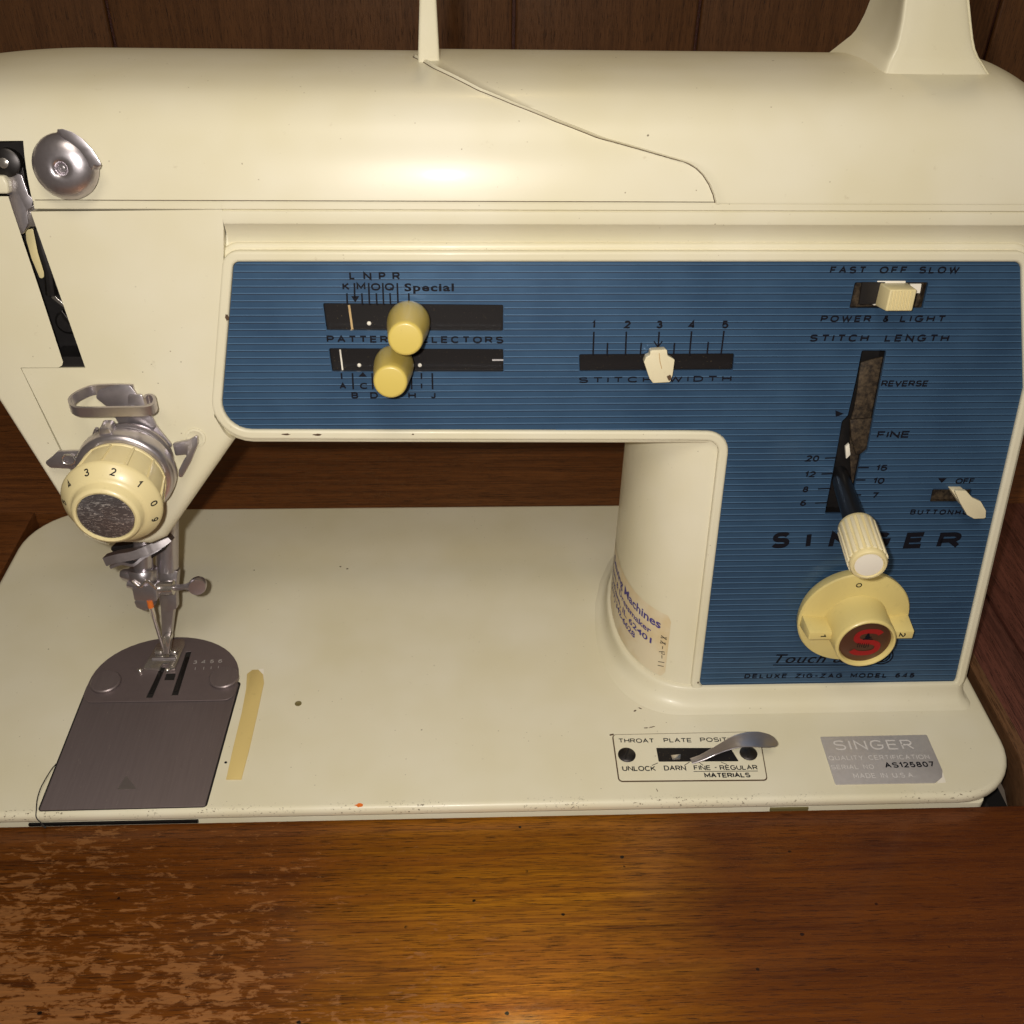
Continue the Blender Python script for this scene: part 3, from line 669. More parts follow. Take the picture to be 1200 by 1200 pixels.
make('dial_cap', G().lathe(fd, [(9.45, 14.3), (9.45, 14.9), (9.0, 15.1), (0, 15.2)], 48), 'copper', hub)
def dtext(s, x, y, w_, h, z, mat, par, rot=0, bold=.02, fr=fd, shear=0):
    f2 = fr.sub(x, y, z, rot); return text(s, f2, (-w_/2, -h/2), (w_/2, -h/2), h, 0, mat, par, bold=bold, px=False, shear=shear)
stext('S', fd, (-5.9, -6.4), (5.9, -6.4), 12.8, 15.30, 'red', hub, wd=.17, px=False, shear=.10)
f2 = fd.sub(0, .6, 15.42); f2 = Frame(f2.o, f2.x, f2.y)
SF = .62
# small black figure seated at a machine
g = G().lathe(f2.sub(.3, 3.3), [(.5, -.05), (.5, .06), (0, .06)], 14)
g.prism(f2, rnd([(x*SF, y*SF+.6) for x, y in [(-.5, 3.7), (1.3, 3.7), (1.8, 2.4), (2.9, 2.5), (2.9, 2.1), (1.2, 1.4), (3.8, .8), (4.2, .35), (-2.0, .35), (-2.2, .9), (-.8, 1.3), (-1.0, 2.6)]], .12, 2), -.05, .05)
make('figure_mark', g, 'ink', hub, smooth=None)
strokes('figure_mark', f2, [[(-2.6, -2.9), (-2.6, -.9), (-1.8, -.9), (-1.8, -2.9)], [(-1.0, -2.9), (-1.0, -.9)], [(-.2, -.9), (-.2, -2.9), (.6, -2.9), (.6, -.9)], [(1.4, -2.9), (1.4, -1.0)]], .17, .02, 'ink', hub, px=False)
stext('1', Frame(fd.w((-15.4, .5, 11.1)), -fd.y, fd.x), (0, 0), (1.3, 0), 2.2, 0, 'ink', td, px=False, wd=.2)
stext('2', Frame(fd.w((14.2, .7, 11.1)), -fd.y, fd.x), (0, 0), (2.0, 0), 2.4, 0, 'ink', td, px=False, wd=.2)
stext('O', fd, (-3.0, 15.9), (-.8, 15.9), 2.0, 3.05, 'ink', td, px=False, wd=.2)

# tension assembly ------------------------------------------------------
tc = F.at(159, 533); tb = F.w(tc); fa = Frame((tb.x-.6, 70, tb.z), (1, 0, 0), (0, 0, 1))        # axis points straight out of the head (-Y)
ta = make('tension_disc', G().lathe(fa, [(13.4, 1), (13.8, 1.6), (13.8, 2.6), (12.5, 3)], 56), 'steel', mc)
for h in (4.2, 6.0, 7.8):
    make('tension_disc', G().lathe(fa, [(12.5, h-.6), (13.6, h-.15), (13.9, h+.15), (13.4, h+.4), (10, h+.5)], 56), 'steel', mc)
make('tension_core', G().lathe(fa, [(9, -4), (9, 12)], 32), 'darksteel', mc)
fl = make('tension_flange', G().lathe(fa, [(14.6, 7.0), (15.7, 7.5), (16.1, 8.6), (15.9, 12.0), (15.5, 13.0), (14.6, 13.5), (12, 13.7)], 64), 'nickel', mc, smooth=50)
make('flange_tab', G().prism(Frame(fa.w((-3.0, 12.5, 0)), (1, 0, 0), (0, 0, 1)), rnd([(-3.6, -1), (3.6, -1), (2.2, 2.4), (1.6, 5.5), (-1.6, 5.5), (-2.2, 2.4)], .8, 3), 6.5, 11.5), 'nickel', fl, bevel=.5)
dl = make('tension_dial', G().lathe(fa, [(13.2, 13.5), (13.9, 13.9), (14.0, 14.8), (13.7, 15.1), (15.1, 26.4), (15.8, 26.8), (15.85, 27.4), (15.4, 28.2), (12.7, 31.0), (12.1, 31.3), (11.4, 31.7), (11.0, 32.2), (10.7, 34.4), (10.3, 35.1), (9.6, 35.4), (9.0, 35.2), (8.8, 34.4), (0, 34.3)], 72), 'dialcream', mc, smooth=38)
for i in range(12):
    t = 2*pi*i/12+.06; g = G()
    c1, s1 = cos(t), sin(t); P = lambda r, h, k: fa.w((r*c1-k*s1, r*s1+k*c1, h))
    g.add([P(13.2, 14.6, -.5), P(13.2, 14.6, .5), P(14.15, 14.7, .3), P(14.15, 14.7, -.3), P(14.8, 26.6, -.5), P(14.8, 26.6, .5), P(15.75, 26.7, .3), P(15.75, 26.7, -.3)], [(0,1,2,3),(4,5,6,7),(0,1,5,4),(1,2,6,5),(2,3,7,6),(3,0,4,7)])
    make('grip_rib', g, 'dialcream', dl, smooth=None)
make('dial_cap', G().lathe(fa, [(8.75, 34.2), (8.75, 34.8), (8.2, 35.0), (0, 35.0)], 56), 'cap', dl)
# numerals on the cone, top of the dial is 90 degrees
sl_ = math.hypot(3.0, 3.6)
for s, deg in (('5', 172), ('4', 140), ('3', 108), ('2', 74), ('1', 38), ('0', 5), ('9', -22)):
    t = radians(deg); rad = fa.x*cos(t)+fa.y*sin(t); tan_ = fa.x*sin(t)-fa.y*cos(t)
    outw = (rad*2.7 - fa.n*2.8).normalized()        # up the slope, away from the cap
    o_ = fa.w((14.0*cos(t), 14.0*sin(t), 29.65))
    f3 = Frame(o_, tan_, outw)
    if f3.n.dot(fa.n) < 0: f3 = Frame(o_, -tan_, outw)
    f3 = Frame(o_, f3.x, f3.y)
    stext(s, f3, (-.85, -1.3), (.85, -1.3) if s != '1' else (.2, -1.3), 2.5, .16, 'ink', dl, px=False, wd=.17)
# guide with open loop above the dial
gp = Fp([(108, 456), (134, 450), (152, 450), (160, 458), (198, 520), (196, 530), (150, 505), (134, 480)], 2)
gd = make('thread_guide', G().prism(F, rnd(Fp([(116, 457), (140, 450), (152, 450.5), (158, 458), (186, 502), (204, 524), (170, 530), (140, 498), (130, 480), (112, 466)], 1), 1, 3), .1, 1.4), 'nickel', mc, bevel=.3)
def ribbon(name, fr, pts, half, th, mat, parent, zdir=None):
    """a flat strip standing on edge: path in the plane, width along the normal"""
    ps_ = [V(p) for p in pts]; n = len(ps_); L_, R_ = [], []
    for i in range(n):
        t = (ps_[min(i+1, n-1)]-ps_[max(i-1, 0)]).to_2d().normalized(); k = V((-t.y, t.x))*th/2
        L_.append((ps_[i].x+k.x, ps_[i].y+k.y, ps_[i].z)); R_.append((ps_[i].x-k.x, ps_[i].y-k.y, ps_[i].z))
    rows = []
    for i in range(n):
        hz = half[i] if isinstance(half, list) else half
        rows.append([fr.w((L_[i][0], L_[i][1], L_[i][2]-hz)), fr.w((L_[i][0], L_[i][1], L_[i][2]+hz)), fr.w((R_[i][0], R_[i][1], R_[i][2]+hz)), fr.w((R_[i][0], R_[i][1], R_[i][2]-hz))])
    g = G().grid(rows, close=True); g.f += [(0, 1, 2, 3), tuple(4*(n-1)+k for k in (3, 2, 1, 0))]
    return make(name, g, mat, parent, bevel=.0, smooth=40)
def smoothpath(pl, n=8):
    out = []
    for i in range(len(pl)-1):
        p = [V(pl[max(i-1, 0)]), V(pl[i]), V(pl[i+1]), V(pl[min(i+2, len(pl)-1)])]
        for k in range(n):
            t = k/n; out.append(.5*((2*p[1])+(-p[0]+p[2])*t+(2*p[0]-5*p[1]+4*p[2]-p[3])*t*t+(-p[0]+3*p[1]-3*p[2]+p[3])*t**3))
    out.append(V(pl[-1])); return out
def fz(px, py, o): a = F.at(px, py, o); return (a[0], a[1], o)
zb = F.w(F.at(130, 452, 1.5)+(1.5,))
LH = Frame((0, 0, zb.z), (1, 0, 0), (0, -1, 0))
path = smoothpath([tuple(LH.at(*p))+(1.6,) for p in ((156, 451), (130, 450.5), (108, 452), (94, 457), (84.5, 463), (81, 469), (85, 475), (97, 477.5), (140, 477), (168, 476.5), (178, 474), (181, 468), (178, 463), (172, 462.5), (169, 466))], 6)
ribbon('loop', LH, path, 1.7, .9, 'nickel', gd)
make('loop_web', G().prism(F, rnd(Fp([(150, 462), (166, 462), (184, 500), (168, 512), (150, 505)], 2), 1, 3), 1.0, 2.2), 'nickel', gd, bevel=.3)
# right hook
hk = make('thread_hook', G().prism(F, rnd(Fp([(203, 519), (222, 515), (232, 509), (232, 520), (224, 540), (214, 558), (209.5, 558), (210, 550), (216, 538), (221, 531), (206, 533)], 3), .5, 3), 2.2, 3.8), 'nickel', mc, bevel=.45, seg=3)
make('hook_boss', G().lathe(F.sub(*F.at(229, 513, 0)), [(3.6, -.4), (3.4, .35), (2.6, .5), (2.3, .3), (0, .3)], 28), 'cream', hk)
# left guide arm and check spring
lg = make('check_spring_guide', G().prism(F, rnd(Fp([(53, 541), (62, 534), (68, 528), (96, 527), (110, 527), (108, 556), (92, 552), (82, 548), (60, 547)], 3), .9, 3), 2.4, 4.0), 'nickel', mc, bevel=.5, seg=3)
sp = [F.w((F.at(80, 539, 5)[0]+2.2*cos(t/10*2*pi), F.at(80, 539, 5)[1]+1.8*sin(t/10*2*pi), 4.6+t*.03)) for t in range(12)]
sp += [F.w(fz(90, 541, 5)), F.w(fz(98, 547, 5)), F.w(fz(106, 552, 4))]
make('check_spring', G().tube(sp, .35, 8), 'bright', lg)
make('hook_tip', G().tube([F.w(fz(106, 528, 5)), F.w(fz(109, 516, 6)), F.w(fz(113, 504, 7)), F.w(fz(113.5, 502, 7.5))], [.8, .9, .8, .6]), 'nickel', lg)
sp2 = [F.w(fz(88, 535, 5)), F.w(fz(96, 531, 6)), F.w(fz(104, 534, 6)), F.w(fz(106, 542, 6)), F.w(fz(100, 546, 5))]
make('check_spring', G().tube(smoothpath(sp2), .3, 8), 'bright', lg)

# face cover (door) at the left end ----------------------------------------
door = [(-40, 229.5), (10, 230), (14, 243), (44, 332), (74, 424), (73, 428), (69, 430.6), (24.2, 430.8), (68, 522), (126.5, 640), (115, 637), (97, 628), (80, 598), (5, 480), (-60, 378)]
q = Fp(door); q = rnd(q, [0, 0, 0, 0, 0, .9, .6, 0, 0, 0, 1.5, 2, 0, 0, 0], 4)
q0 = [(x-(38 if (s1 > 119 and x > 45 and i not in (0,)) and x > 52.5+0*i and (s1 > 119.5) else 0), s1) for i, (x, s1) in enumerate(q)]
q0 = [(x0 if s1 > 141.2 or abs(s1-141) < 4 else x, s1) for (x, s1), (x0, _) in zip(q, q0)]
g = G().prism(F, q, -60, .15, q0)
me_ = bpy.data.meshes.new('face_cover'); me_.from_pydata([v*S for v in g.v], [], g.f); bm = bmesh.new(); bm.from_mesh(me_); bmesh.ops.recalc_face_normals(bm, faces=bm.faces)
def od(c):
    q_ = c - F.o; x, s1 = q_.dot(F.x), q_.dot(F.y); px_edge = 54.6+(123.8-s1)*.3955
    return q_.dot(F.n) > -3 and ((abs(x-px_edge) < 3.5 and s1 < 160) or (s1 < 77 and x < 80))
bmesh.ops.bevel(bm, geom=esel(bm, od), offset=5*S, segments=6, profile=.5, affect='EDGES', clamp_overlap=True)
bm.to_mesh(me_); bm.free(); link('face_cover', me_, 'cream', mc, smooth=40)
g = G().prism(F, Fp([(-60, 206), (4, 206), (9, 215), (10, 227.5), (-60, 227.5)], 0), -4, .1); make('upper_face_cover', g, 'cream', mc, bevel=.8, seg=3)
# take up lever slot: cavity and the pieces in it
cav = Fp([(-60, 150), (40, 150), (60, 240), (112, 436), (60, 436), (-10, 240)], -12)
make('cavity_back', G().prism(F, cav, -16, -14), 'darksteel', mc, smooth=None)
make('cavity_floor', G().prism(F, Fp([(58, 418), (97.5, 418), (101, 431), (66, 431)], -1), -16, -1.0), 'darksteel', mc, smooth=None)
tk = make('take_up_lever', G().prism(F, rnd(Fp([(9, 200), (25, 205), (33, 228), (39, 234), (37, 243), (31, 247), (33, 262), (28, 272), (25, 276), (15, 250), (8, 228)], -3), .6, 3), -4.4, -3), 'nickel', mc, bevel=.3)
make('take_up_link', G().prism(F, rnd(Fp([(27, 253), (32, 245), (40, 240), (45, 262), (46, 266), (34, 266), (30, 270)], -4), .5, 3), -5.2, -4.6), 'bright', tk, bevel=.2)
make('take_up_pivot', G().lathe(F.sub(*F.at(6, 191, -2), -3), [(4.2, -2), (4.2, .4), (3.6, .8), (0, .9)], 32), 'darksteel', tk)
make('pivot_screw', G().lathe(F.sub(*F.at(4, 191, -2), -2), [(1.6, -.4), (1.5, .2), (.8, .5), (0, .55)], 20), 'bright', tk)
make('link_arm', G().prism(F, rnd(Fp([(-8, 200), (14, 183), (24, 186), (30, 222), (24, 214), (10, 202)], -4), .8, 3), -6.4, -4.6), 'darksteel', tk, bevel=.4)
make('inner_bracket', G().prism(F, rnd(Fp([(29, 270), (38, 268), (44, 290), (54, 312), (50, 326), (46, 327), (36, 303), (30, 282)], -9), .6, 3), -11, -9.5), 'dialcream', mc, bevel=.3)
make('inner_arm', G().tube([F.w(fz(43, 268, -6)), F.w(fz(50, 295, -6)), F.w(fz(57, 318, -6)), F.w(fz(60, 345, -7))], [1.1, 1.5, 1.5, 1.8], 10), 'darksteel', mc)
make('inner_bracket', G().prism(F, rnd(Fp([(61, 344), (75, 357), (74, 360), (60, 349)], -7), .2, 2), -9, -7), 'bright', mc, bevel=.2)
make('inner_roller', G().lathe(F.sub(*F.at(78, 378, -8), -10), [(4.0, -2), (4.0, 1.2), (3.2, 1.8), (0, 1.9)], 24), 'darksteel', mc)
make('inner_bracket', G().prism(F, rnd(Fp([(70, 362), (84, 380), (83, 384), (72, 372)], -6), .2, 2), -8, -6.4), 'darksteel', mc, bevel=.2)

# round thread guide button on the cover --------------------------------------
cb = F.at(80, 193.5, 1); fb = F.sub(cb[0], cb[1], 0, 0, radians(2))
tb_ = make('thread_button', G().lathe(fb, [(4, -6), (4, 1.5), (8.8, 1.6), (9.5, 2.3), (9.7, 3.2), (9.5, 4.2), (8.8, 5.5), (7.6, 6.6), (5.9, 7.5), (4.0, 8.0), (2.8, 8.05), (2.1, 7.7), (1.5, 6.9), (1.2, 6.2), (0, 6.1)], 64), 'nickel', mc, smooth=60)
make('button_screw', G().lathe(fb, [(1.1, 6.0), (.9, 6.15), (0, 6.2)], 20), 'steel', tb_)
fin = fb
fp = Fp([(66, 151), (73, 150.5), (84, 154), (96, 162), (108, 175), (116, 188), (119, 194), (115, 196), (110, 194), (108, 198), (103, 194), (101, 188), (92, 176), (80, 166), (72, 160)], 7)
make('button_fin', G().prism(F, fp, 4.6, 6.6, [(x-1.2, y-1.2) for x, y in fp]), 'nickel', tb_, bevel=.35)
fp = Fp([(49, 168), (53, 162), (60, 158.5), (64, 159.5), (64, 163), (56, 166)], 4)
make('button_fin', G().prism(F, fp, 2.2, 4.6), 'nickel', tb_, bevel=.3)

# top cover ------------------------------------------------------------
PR = [(87.35, 186.75), (87.6, 187.9), (89.1, 192.8), (91.4, 198.8), (94.4, 204.3), (98.0, 208.8), (102.4, 212.3), (108, 214.8), (116, 216.4), (126, 217.2), (140, 217.0), (155, 215.2), (170, 210), (178, 203), (182, 190), (183, 150)]
prs = smoothpath([(y, z, 0) for y, z in PR], 4); prs = [(p.x, p.y) for p in prs]
nrm_ = []
for i in range(len(prs)):
    a, b = prs[max(i-1, 0)], prs[min(i+1, len(prs)-1)]; t = V((b[0]-a[0], b[1]-a[1])).normalized(); nrm_.append(V((-t.y, t.x)))
def endfall(X, y, z):
    """the cover rolls down towards both ends"""
    k = 0
    if X < 84: k = ((84-X)/70)**2*9
    if X > 383: k = ((X-383)/40)**1.5*26
    h_ = max(0, min(1, (z-195)/22)); return z - k*h_*h_*(3-2*h_)
def cover_rows(x_at, x1, off, n=60):
    rows = []
    for i, (y, z) in enumerate(prs):
        x0 = x_at(i); q = nrm_[i]*off; r = []
        for k in range(n+1):
            X = x0+(x1-x0)*k/n; r.append(V((X, y+q.x, endfall(X, y, z+q.y))))
        rows.append(r)
    return rows
def cov_x(px, py):
    """where the line of sight meets the cover profile -> (row position, X)"""
    d = ray(px, py); best = None
    for i in range(len(prs)-1):
        for k in range(6):
            t = k/6; y = prs[i][0]*(1-t)+prs[i+1][0]*t; z = prs[i][1]*(1-t)+prs[i+1][1]*t; s_ = (y-CAM.y)/d.y
            e = abs(CAM.z+d.z*s_-endfall(CAM.x+d.x*s_, y, z))
            if best is None or e < best[0]-1e-6: best = (e, i+t, CAM.x+d.x*s_)
    return best[1], best[2]
edge = [cov_x(*p) for p in ((27, 160), (29, 185), (33, 212), (38, 234))]; edge.sort()
def interp(tab, i):
    if i <= tab[0][0]: return tab[0][1]
    for (a, xa), (b, xb) in zip(tab, tab[1:]):
        if i <= b: return xa+(xb-xa)*(i-a)/max(1e-6, b-a)
    return tab[-1][1]
top_i = cov_x(27, 164)[0]
rows = []
for i, (y, z) in enumerate(prs):
    x0 = interp(edge, i)
    if i >= top_i: break
    rows.append([V((x0+(406-x0)*k/90, y, endfall(x0+(406-x0)*k/90, y, z))) for k in range(91)])
ilast = len(rows)-1
x_l = rows[ilast][0].x
g = G().grid(rows)
def seg_rows(x0, x1, n, i0):
    out = []
    for i in range(i0, len(prs)):
        y, z = prs[i]; out.append([V((x0+(x1-x0)*k/n, y, endfall(x0+(x1-x0)*k/n, y, z))) for k in range(n+1)])
    return out
g.grid(seg_rows(x_l, 406, 90, ilast)); g.grid(seg_rows(8, x_l, 14, ilast))
# right end cap of the cover
endr = [V((406, y, endfall(406, y, z))) for y, z in prs]; g.grid([endr, [V((409, p.y+(135-p.y)*.25, p.z-3)) for p in endr], [V((410, 135, 180)) for p in endr]])
# thickness of the cut edge beside the slot
cut = [r[0] for r in rows]; g.grid([cut, [p+V((0, 8, -1)) for p in cut]])
tl = [V((x, prs[ilast][0], endfall(x, *prs[ilast]))) for x in (8, 30, x_l)]; g.grid([tl, [p+V((0, 9, -1)) for p in tl]])
make('top_cover', g, 'cream', mc, smooth=40)
# raised right-hand lid with its curved front seam
seam_px = [(838, 236), (836, 228), (831, 216), (824, 205), (815, 196), (803, 190), (790, 187), (760, 180), (700, 161), (650, 142), (600, 122), (560, 106), (530, 93), (508, 80), (495, 72), (484, 67)]
tab = sorted(cov_x(*p) for p in seam_px)
lim = tab[-1][0]
rows = []
idx = [0]+[k*.5 for k in range(1, int(lim*2)+1)]
def pr_at(i):
    a = int(i); b = min(a+1, len(prs)-1); t = i-a; return (prs[a][0]*(1-t)+prs[b][0]*t, prs[a][1]*(1-t)+prs[b][1]*t, nrm_[a]*(1-t)+nrm_[b]*t)
full_i = idx + [k for k in range(int(lim)+1, len(prs))]
for i in full_i:
    y, z, q = pr_at(i); x0 = interp(tab, i) if i <= lim else tab[-1][1]; x1 = 406.4
    rows.append([V((x0+.0, y-q.x*.4, endfall(x0, y, z)-q.y*.4)), V((x0+.02, y+q.x*.45, endfall(x0, y, z)+q.y*.45)), V((x0+.4, y+q.x*.95, endfall(x0, y, z)+q.y*.95)), V((x0+1.3, y+q.x*.8, endfall(x0, y, z)+q.y*.8))] + [V((x0+2+(x1-x0-2)*k/60, y+q.x*.55, endfall(x0+2+(x1-x0-2)*k/60, y, z)+q.y*.55)) for k in range(61)])
g = G().grid(rows); bot = rows[0]; g.grid([bot, [p+V((0, 1.0, .15)) for p in bot]])
lid = make('cover_lid', g, 'cream', mc, smooth=40)
dark = []
for i in [k*.25 for k in range(0, int(lim*4)+1)]:
    y, z, q = pr_at(i); x0 = interp(tab, i); zz = endfall(x0, y, z); dark.append(V((x0-.10, y+q.x*.02, zz+q.y*.02)))
make('seam_gap', G().tube(dark, .15, 6), 'rust', lid)
for x0, x1 in ((F.at(41, 235)[0], F.at(838, 235)[0]), (F.at(840, 236)[0], 406)):
    make('seam_gap', G().tube([F.w((x0, 191.35, .05)), F.w(((x0+x1)/2, 191.35, .05)), F.w((x1, 191.35, .05))], +.11 if x0 < 200 else .2, 6), 'rust', mc)

# spool pin and rear tower -----------------------------------------------
def yp(px, py, Y): d = ray(px, py); t = (Y-CAM.y)/d.y; return CAM+d*t
a = yp(491.5, 70, 132); b = yp(514, 70, 132); c1 = yp(494, -40, 132); c2 = yp(507, -40, 132)
def quadpost(name, lo, hi, mat, parent, bevel, secs):
    g = G(); rows = []
    for z, x0, x1, y0, y1 in secs:
        pl = rnd([(x0, y0), (x1, y0), (x1, y1), (x0, y1)], bevel, 5); rows.append([V((x, y, z)) for x, y in pl])
    g.grid(rows, close=True); n = len(rows[0]); g.f.append(tuple((len(rows)-1)*n+k for k in range(n)))
    return make(name, g, mat, parent, smooth=50)
sx = [(213.5, a.x-.8, b.x+.8), (219, a.x-.4, b.x+.3), (c1.z, c1.x-.4, c2.x+.6), (c1.z+12, c1.x+.3, c2.x)]
quadpost('spool_pin', 0, 0, 'cream', mc, 1.0, [(z, x0, x1, 130.5, 134) for z, x0, x1 in sx])
# tower: front face and a left flank that sweeps out into the cover
TY = 122
def sec(zs):
    rows = []
    for z, xl, xf, xr, yf in zs:
        # flank point (further back), front left corner, front right corner
        pl = [(xl, 152), (xl+.5, 148)]
        ctrl = [(xl, 160), (xl+.2, 150), (xl+(xf-xl)*.55, yf+10), (xf, yf+1.2), (xf+1.6, yf), (xf+6, yf-.3), ((xf+xr)/2, yf-.5), (xr-3, yf-.2), (xr-.6, yf+.6), (xr, yf+2.5), (xr+.2, 150), (xr, 160)]
        rows.append([V((x, y, z)) for x, y in ctrl])
    return rows
def xz(px, py, Y): p = yp(px, py, Y); return p.x, p.z
lv = []
for py, pl_, pf, pr_ in ((78, 985, 1038, 1156), (74, 1000, 1042, 1150), (67, 1006, 1046, 1145.5), (58, 1011, 1051, 1142), (46, 1017, 1055, 1140), (25, 1025, 1060, 1138.5), (0, 1032, 1064, 1137), (-40, 1042, 1071, 1134), (-110, 1056, 1082, 1130)):
    xf, z = xz(pf, py, TY); xr, _ = xz(pr_, py, TY+2); xl_ = xf - (xf-xz(pl_, py, TY)[0])*1.0
    d = ray(pl_, py); t = (152-CAM.y)/d.y; xb = CAM.x+d.x*t
    lv.append((z, xb, xf, xr, TY+ (z-214)*.10))
lv[0] = (212.5, lv[1][1]-9, lv[1][2]-3.5, lv[1][3]+6, TY-5); 
rows = sec(lv); rows2 = [[p for p in smoothpath([tuple(v) for v in r], 4)] for r in rows]
g = G().grid(rows2, close=True); n = len(rows2[0]); g.f.append(tuple((len(rows2)-1)*n+k for k in range(n)))
make('spool_tower', g, 'cream', mc, smooth=60)

# pillar -----------------------------------------------------------------
def psec(z, grow=0, recess=True):
    yf = YF(z)-1+.0; xl = 268.6+ (z/100)*2.8; pl = []
    rx, ry = 31, 44
    xl -= grow; yf2 = yf+2.0-grow
    for k in range(17):      # front-left quarter, from the left side to the front
        t = k/16*pi/2; e = 2/2.3; pl.append((xl+rx-rx*abs(cos(t))**e, yf2+ry-ry*abs(sin(t))**e))
    xr = 404+grow*.45-(z/100)*1.0
    if recess: pl += [(301.5, yf2), (301.5, yf2+11), (xr-1.3, yf2+11), (xr-1.25, yf2+11.5), (xr, yf2+12)]
    else: pl += [(340, yf2), (xr-4, yf2), (xr-1.2, yf2+1.2), (xr, yf2+4)]
    pl += [(xr, 150+grow), (xr-6, 156+grow), (xl+52, 156+grow)] + [(xl+48-48*sin(t), yf2+ry+(156+grow-yf2-ry)*cos(t)) for t in (.2, .45, .7, .9, 1.1, 1.3, 1.45)]
    return pl
rows = []
for z in [0, 4, 8, 12, 20, 35, 50, 65, 80, 95, 105, 112, 116]:
    rows.append([V((x, y, z)) for x, y in psec(z)])
make('pillar', G().grid(rows, close=True), 'cream', mc, smooth=60)
rows = []
for z, gr_ in [(-.6, 7.6), (.05, 6.6), (.45, 5.0), (1.1, 3.7), (2.2, 2.7), (4.0, 2.1), (6.0, 1.8), (7.2, 1.6), (7.7, 1.2), (7.8, .4), (7.7, -.8)]:
    rows.append([V((x, y, z)) for x, y in psec(min(z, 7), gr_, False)])
make('pillar_foot', G().grid(rows, close=True), 'cream', mc, smooth=60)

# sticker on the pillar
def psurf(u, z, off=.1):
    """u: mm along the pillar section from its left side towards the front"""
    pl = psec(z); acc = 0
    for (x0, y0), (x1, y1) in zip(pl[:20], pl[1:21]):
        l = math.hypot(x1-x0, y1-y0)
        if acc+l >= u:
            t = (u-acc)/l; nx, ny = (y1-y0)/l, -(x1-x0)/l
            sgn = -1 if (nx*-1+ny*-1) < 0 else 1
            return V((x0+(x1-x0)*t+nx*off*sgn, y0+(y1-y0)*t+ny*off*sgn, z))
        acc += l
    return V((pl[19][0], pl[19][1], z))
def pmap(u, z, off):
    if u < 0:
        p = psec(z)[0]; return V((p[0]-off+.02*u*u*.5, p[1]-u, z))
    return psurf(u, z, off)
rows = []
for j in range(13):
    z = 8.5+j*(35.5-8.5)/12; u0, u1 = -16, 45.5
    if j == 0: u1 -= 1.6
    if j == 12: u1 -= 1.4
    rows.append([pmap(u0+(u1-u0)*k/40, z, .12) for k in range(41)])
stk = make('dealer_sticker', G().grid(rows), 'paper', mc, smooth=60, label='aged paper dealer sticker curved round the pillar')
def st(s, u0, u1, z, h, bold=.02): text(s, B, (u0, z), (u1, z), h, .22, 'blueink', stk, px=False, fn=pmap, bold=bold)
st('Sewing Machines', -3, 41.5, 28.6, 3.6, .022); st('Vacuum & Dressmaker', -12, 37.5, 24.2, 2.5); st('Effingham, IL 62401', -10, 38.2, 20.2, 2.4); st('(217) 342-6628', -4, 29, 16.4, 2.5)
hand = [[(42.2, 12.5), (44.6, 13.2)], [(42.2, 14.2), (44.7, 15.0)], [(43.6, 16.4), (43.4, 17.6)], [(42.0, 18.6), (44.2, 19.6), (44.4, 18.4), (43.3, 18.3), (43.3, 19.4)], [(43.4, 20.6), (43.3, 21.6)],
        [(42.2, 22.6), (44.4, 23.6), (44.4, 22.8), (42.2, 23.7), (42.2, 22.6)], [(42.2, 24.9), (44.5, 26.0), (44.5, 25.1), (42.2, 26.0), (42.2, 24.9)]]
g = G()
for pl in hand: g.tube([pmap(a, b, .2) for a, b in pl], .14, 5)
make('handwriting', g, 'ink', stk)

# bed plates ------------------------------------------------------------------
sp_pl = Bp([(106.5, 806), (48, 948), (240.5, 946), (280.5, 800)], .3)
sp_pl = [(57.6, 62.0), (57.6, 2.9), (114.9, 3.2), (116.6, 62.0)]
sld = make('slide_plate', G().prism(B, rnd(sp_pl, [1, .6, .6, 1], 3), -.4, .40), 'throat', mc, bevel=.12)
make('slide_gap', G().prism(B, offset(rnd([(57.4, 62.5), (57.4, 3.1), (115.1, 3.4), (116.9, 62.5)], 1, 3), .45), -.3, .07), 'gap', sld, smooth=None)
tri = Bp([(137, 925), (148, 908.5), (160, 924.5)], .6); make('arrow_mark', G().prism(B, tri, .38, .46), 'steel', sld, smooth=None)
# throat plate: round back, straight front with rounded corners
arc = []
xc, yc = 86.9, 61.5
p_top = B.at(192, 747, .9); Rt = 30.0
hgt = p_top[1]-58
for k in range(25):
    t = pi*k/24; arc.append((xc+29.4*cos(t), 61.5+(p_top[1]-61.5)*sin(t)**.9))
tp = [(116.3, 52.4)]+arc+[(57.5, 52.4)]
def bq(px, py, z=1.0): return B.at(px, py, z)
slot_l = [bq(188, 782), bq(194, 782), bq(178.5, 817.5), bq(171, 817.5)]
slot_r = [bq(218, 764), bq(224.5, 763), bq(208.5, 814.5), bq(201, 815)]
slot_m = [bq(195, 789), bq(206, 789), bq(204, 797), bq(192.5, 797)]
thp = plate('throat_plate', B, [rnd(tp, [6]+[0]*25+[6], 6), slot_l, slot_r, slot_m], .58, 1.05, 'throat2', mc, bevel=.14, seg=2)
make('slot_floor', G().box(B, 74, 100, 53, 85, .42, .565), 'gap', thp, smooth=None)
for pq in ((bq(186, 787, .6), bq(190.5, 787, .6), bq(179, 813, .6), bq(175, 813, .6)), (bq(218, 770, .6), bq(222, 770, .6), bq(208, 811, .6), bq(204, 811, .6))):
    make('feed_dog', G().prism(B, list(pq), .4, .95), 'darksteel', thp, bevel=.1)
for px, py in ((125.5, 797), (263.5, 792)):
    e = B.at(px, py, 1.3); f3 = Frame((e[0], e[1]-1.5, 0), (1, 0, 0), (0, 1, 0))
    make('plate_ear', G().lathe(f3, [(5.7, .3), (5.8, .6), (5.8, 2.2), (5.4, 2.6), (0, 2.75)], 40), 'throat', thp)
stext('3456', B, (226, 778), (260, 776.5), 1.9, 1.09, 'silver', thp, gap=1.1, wd=.16)
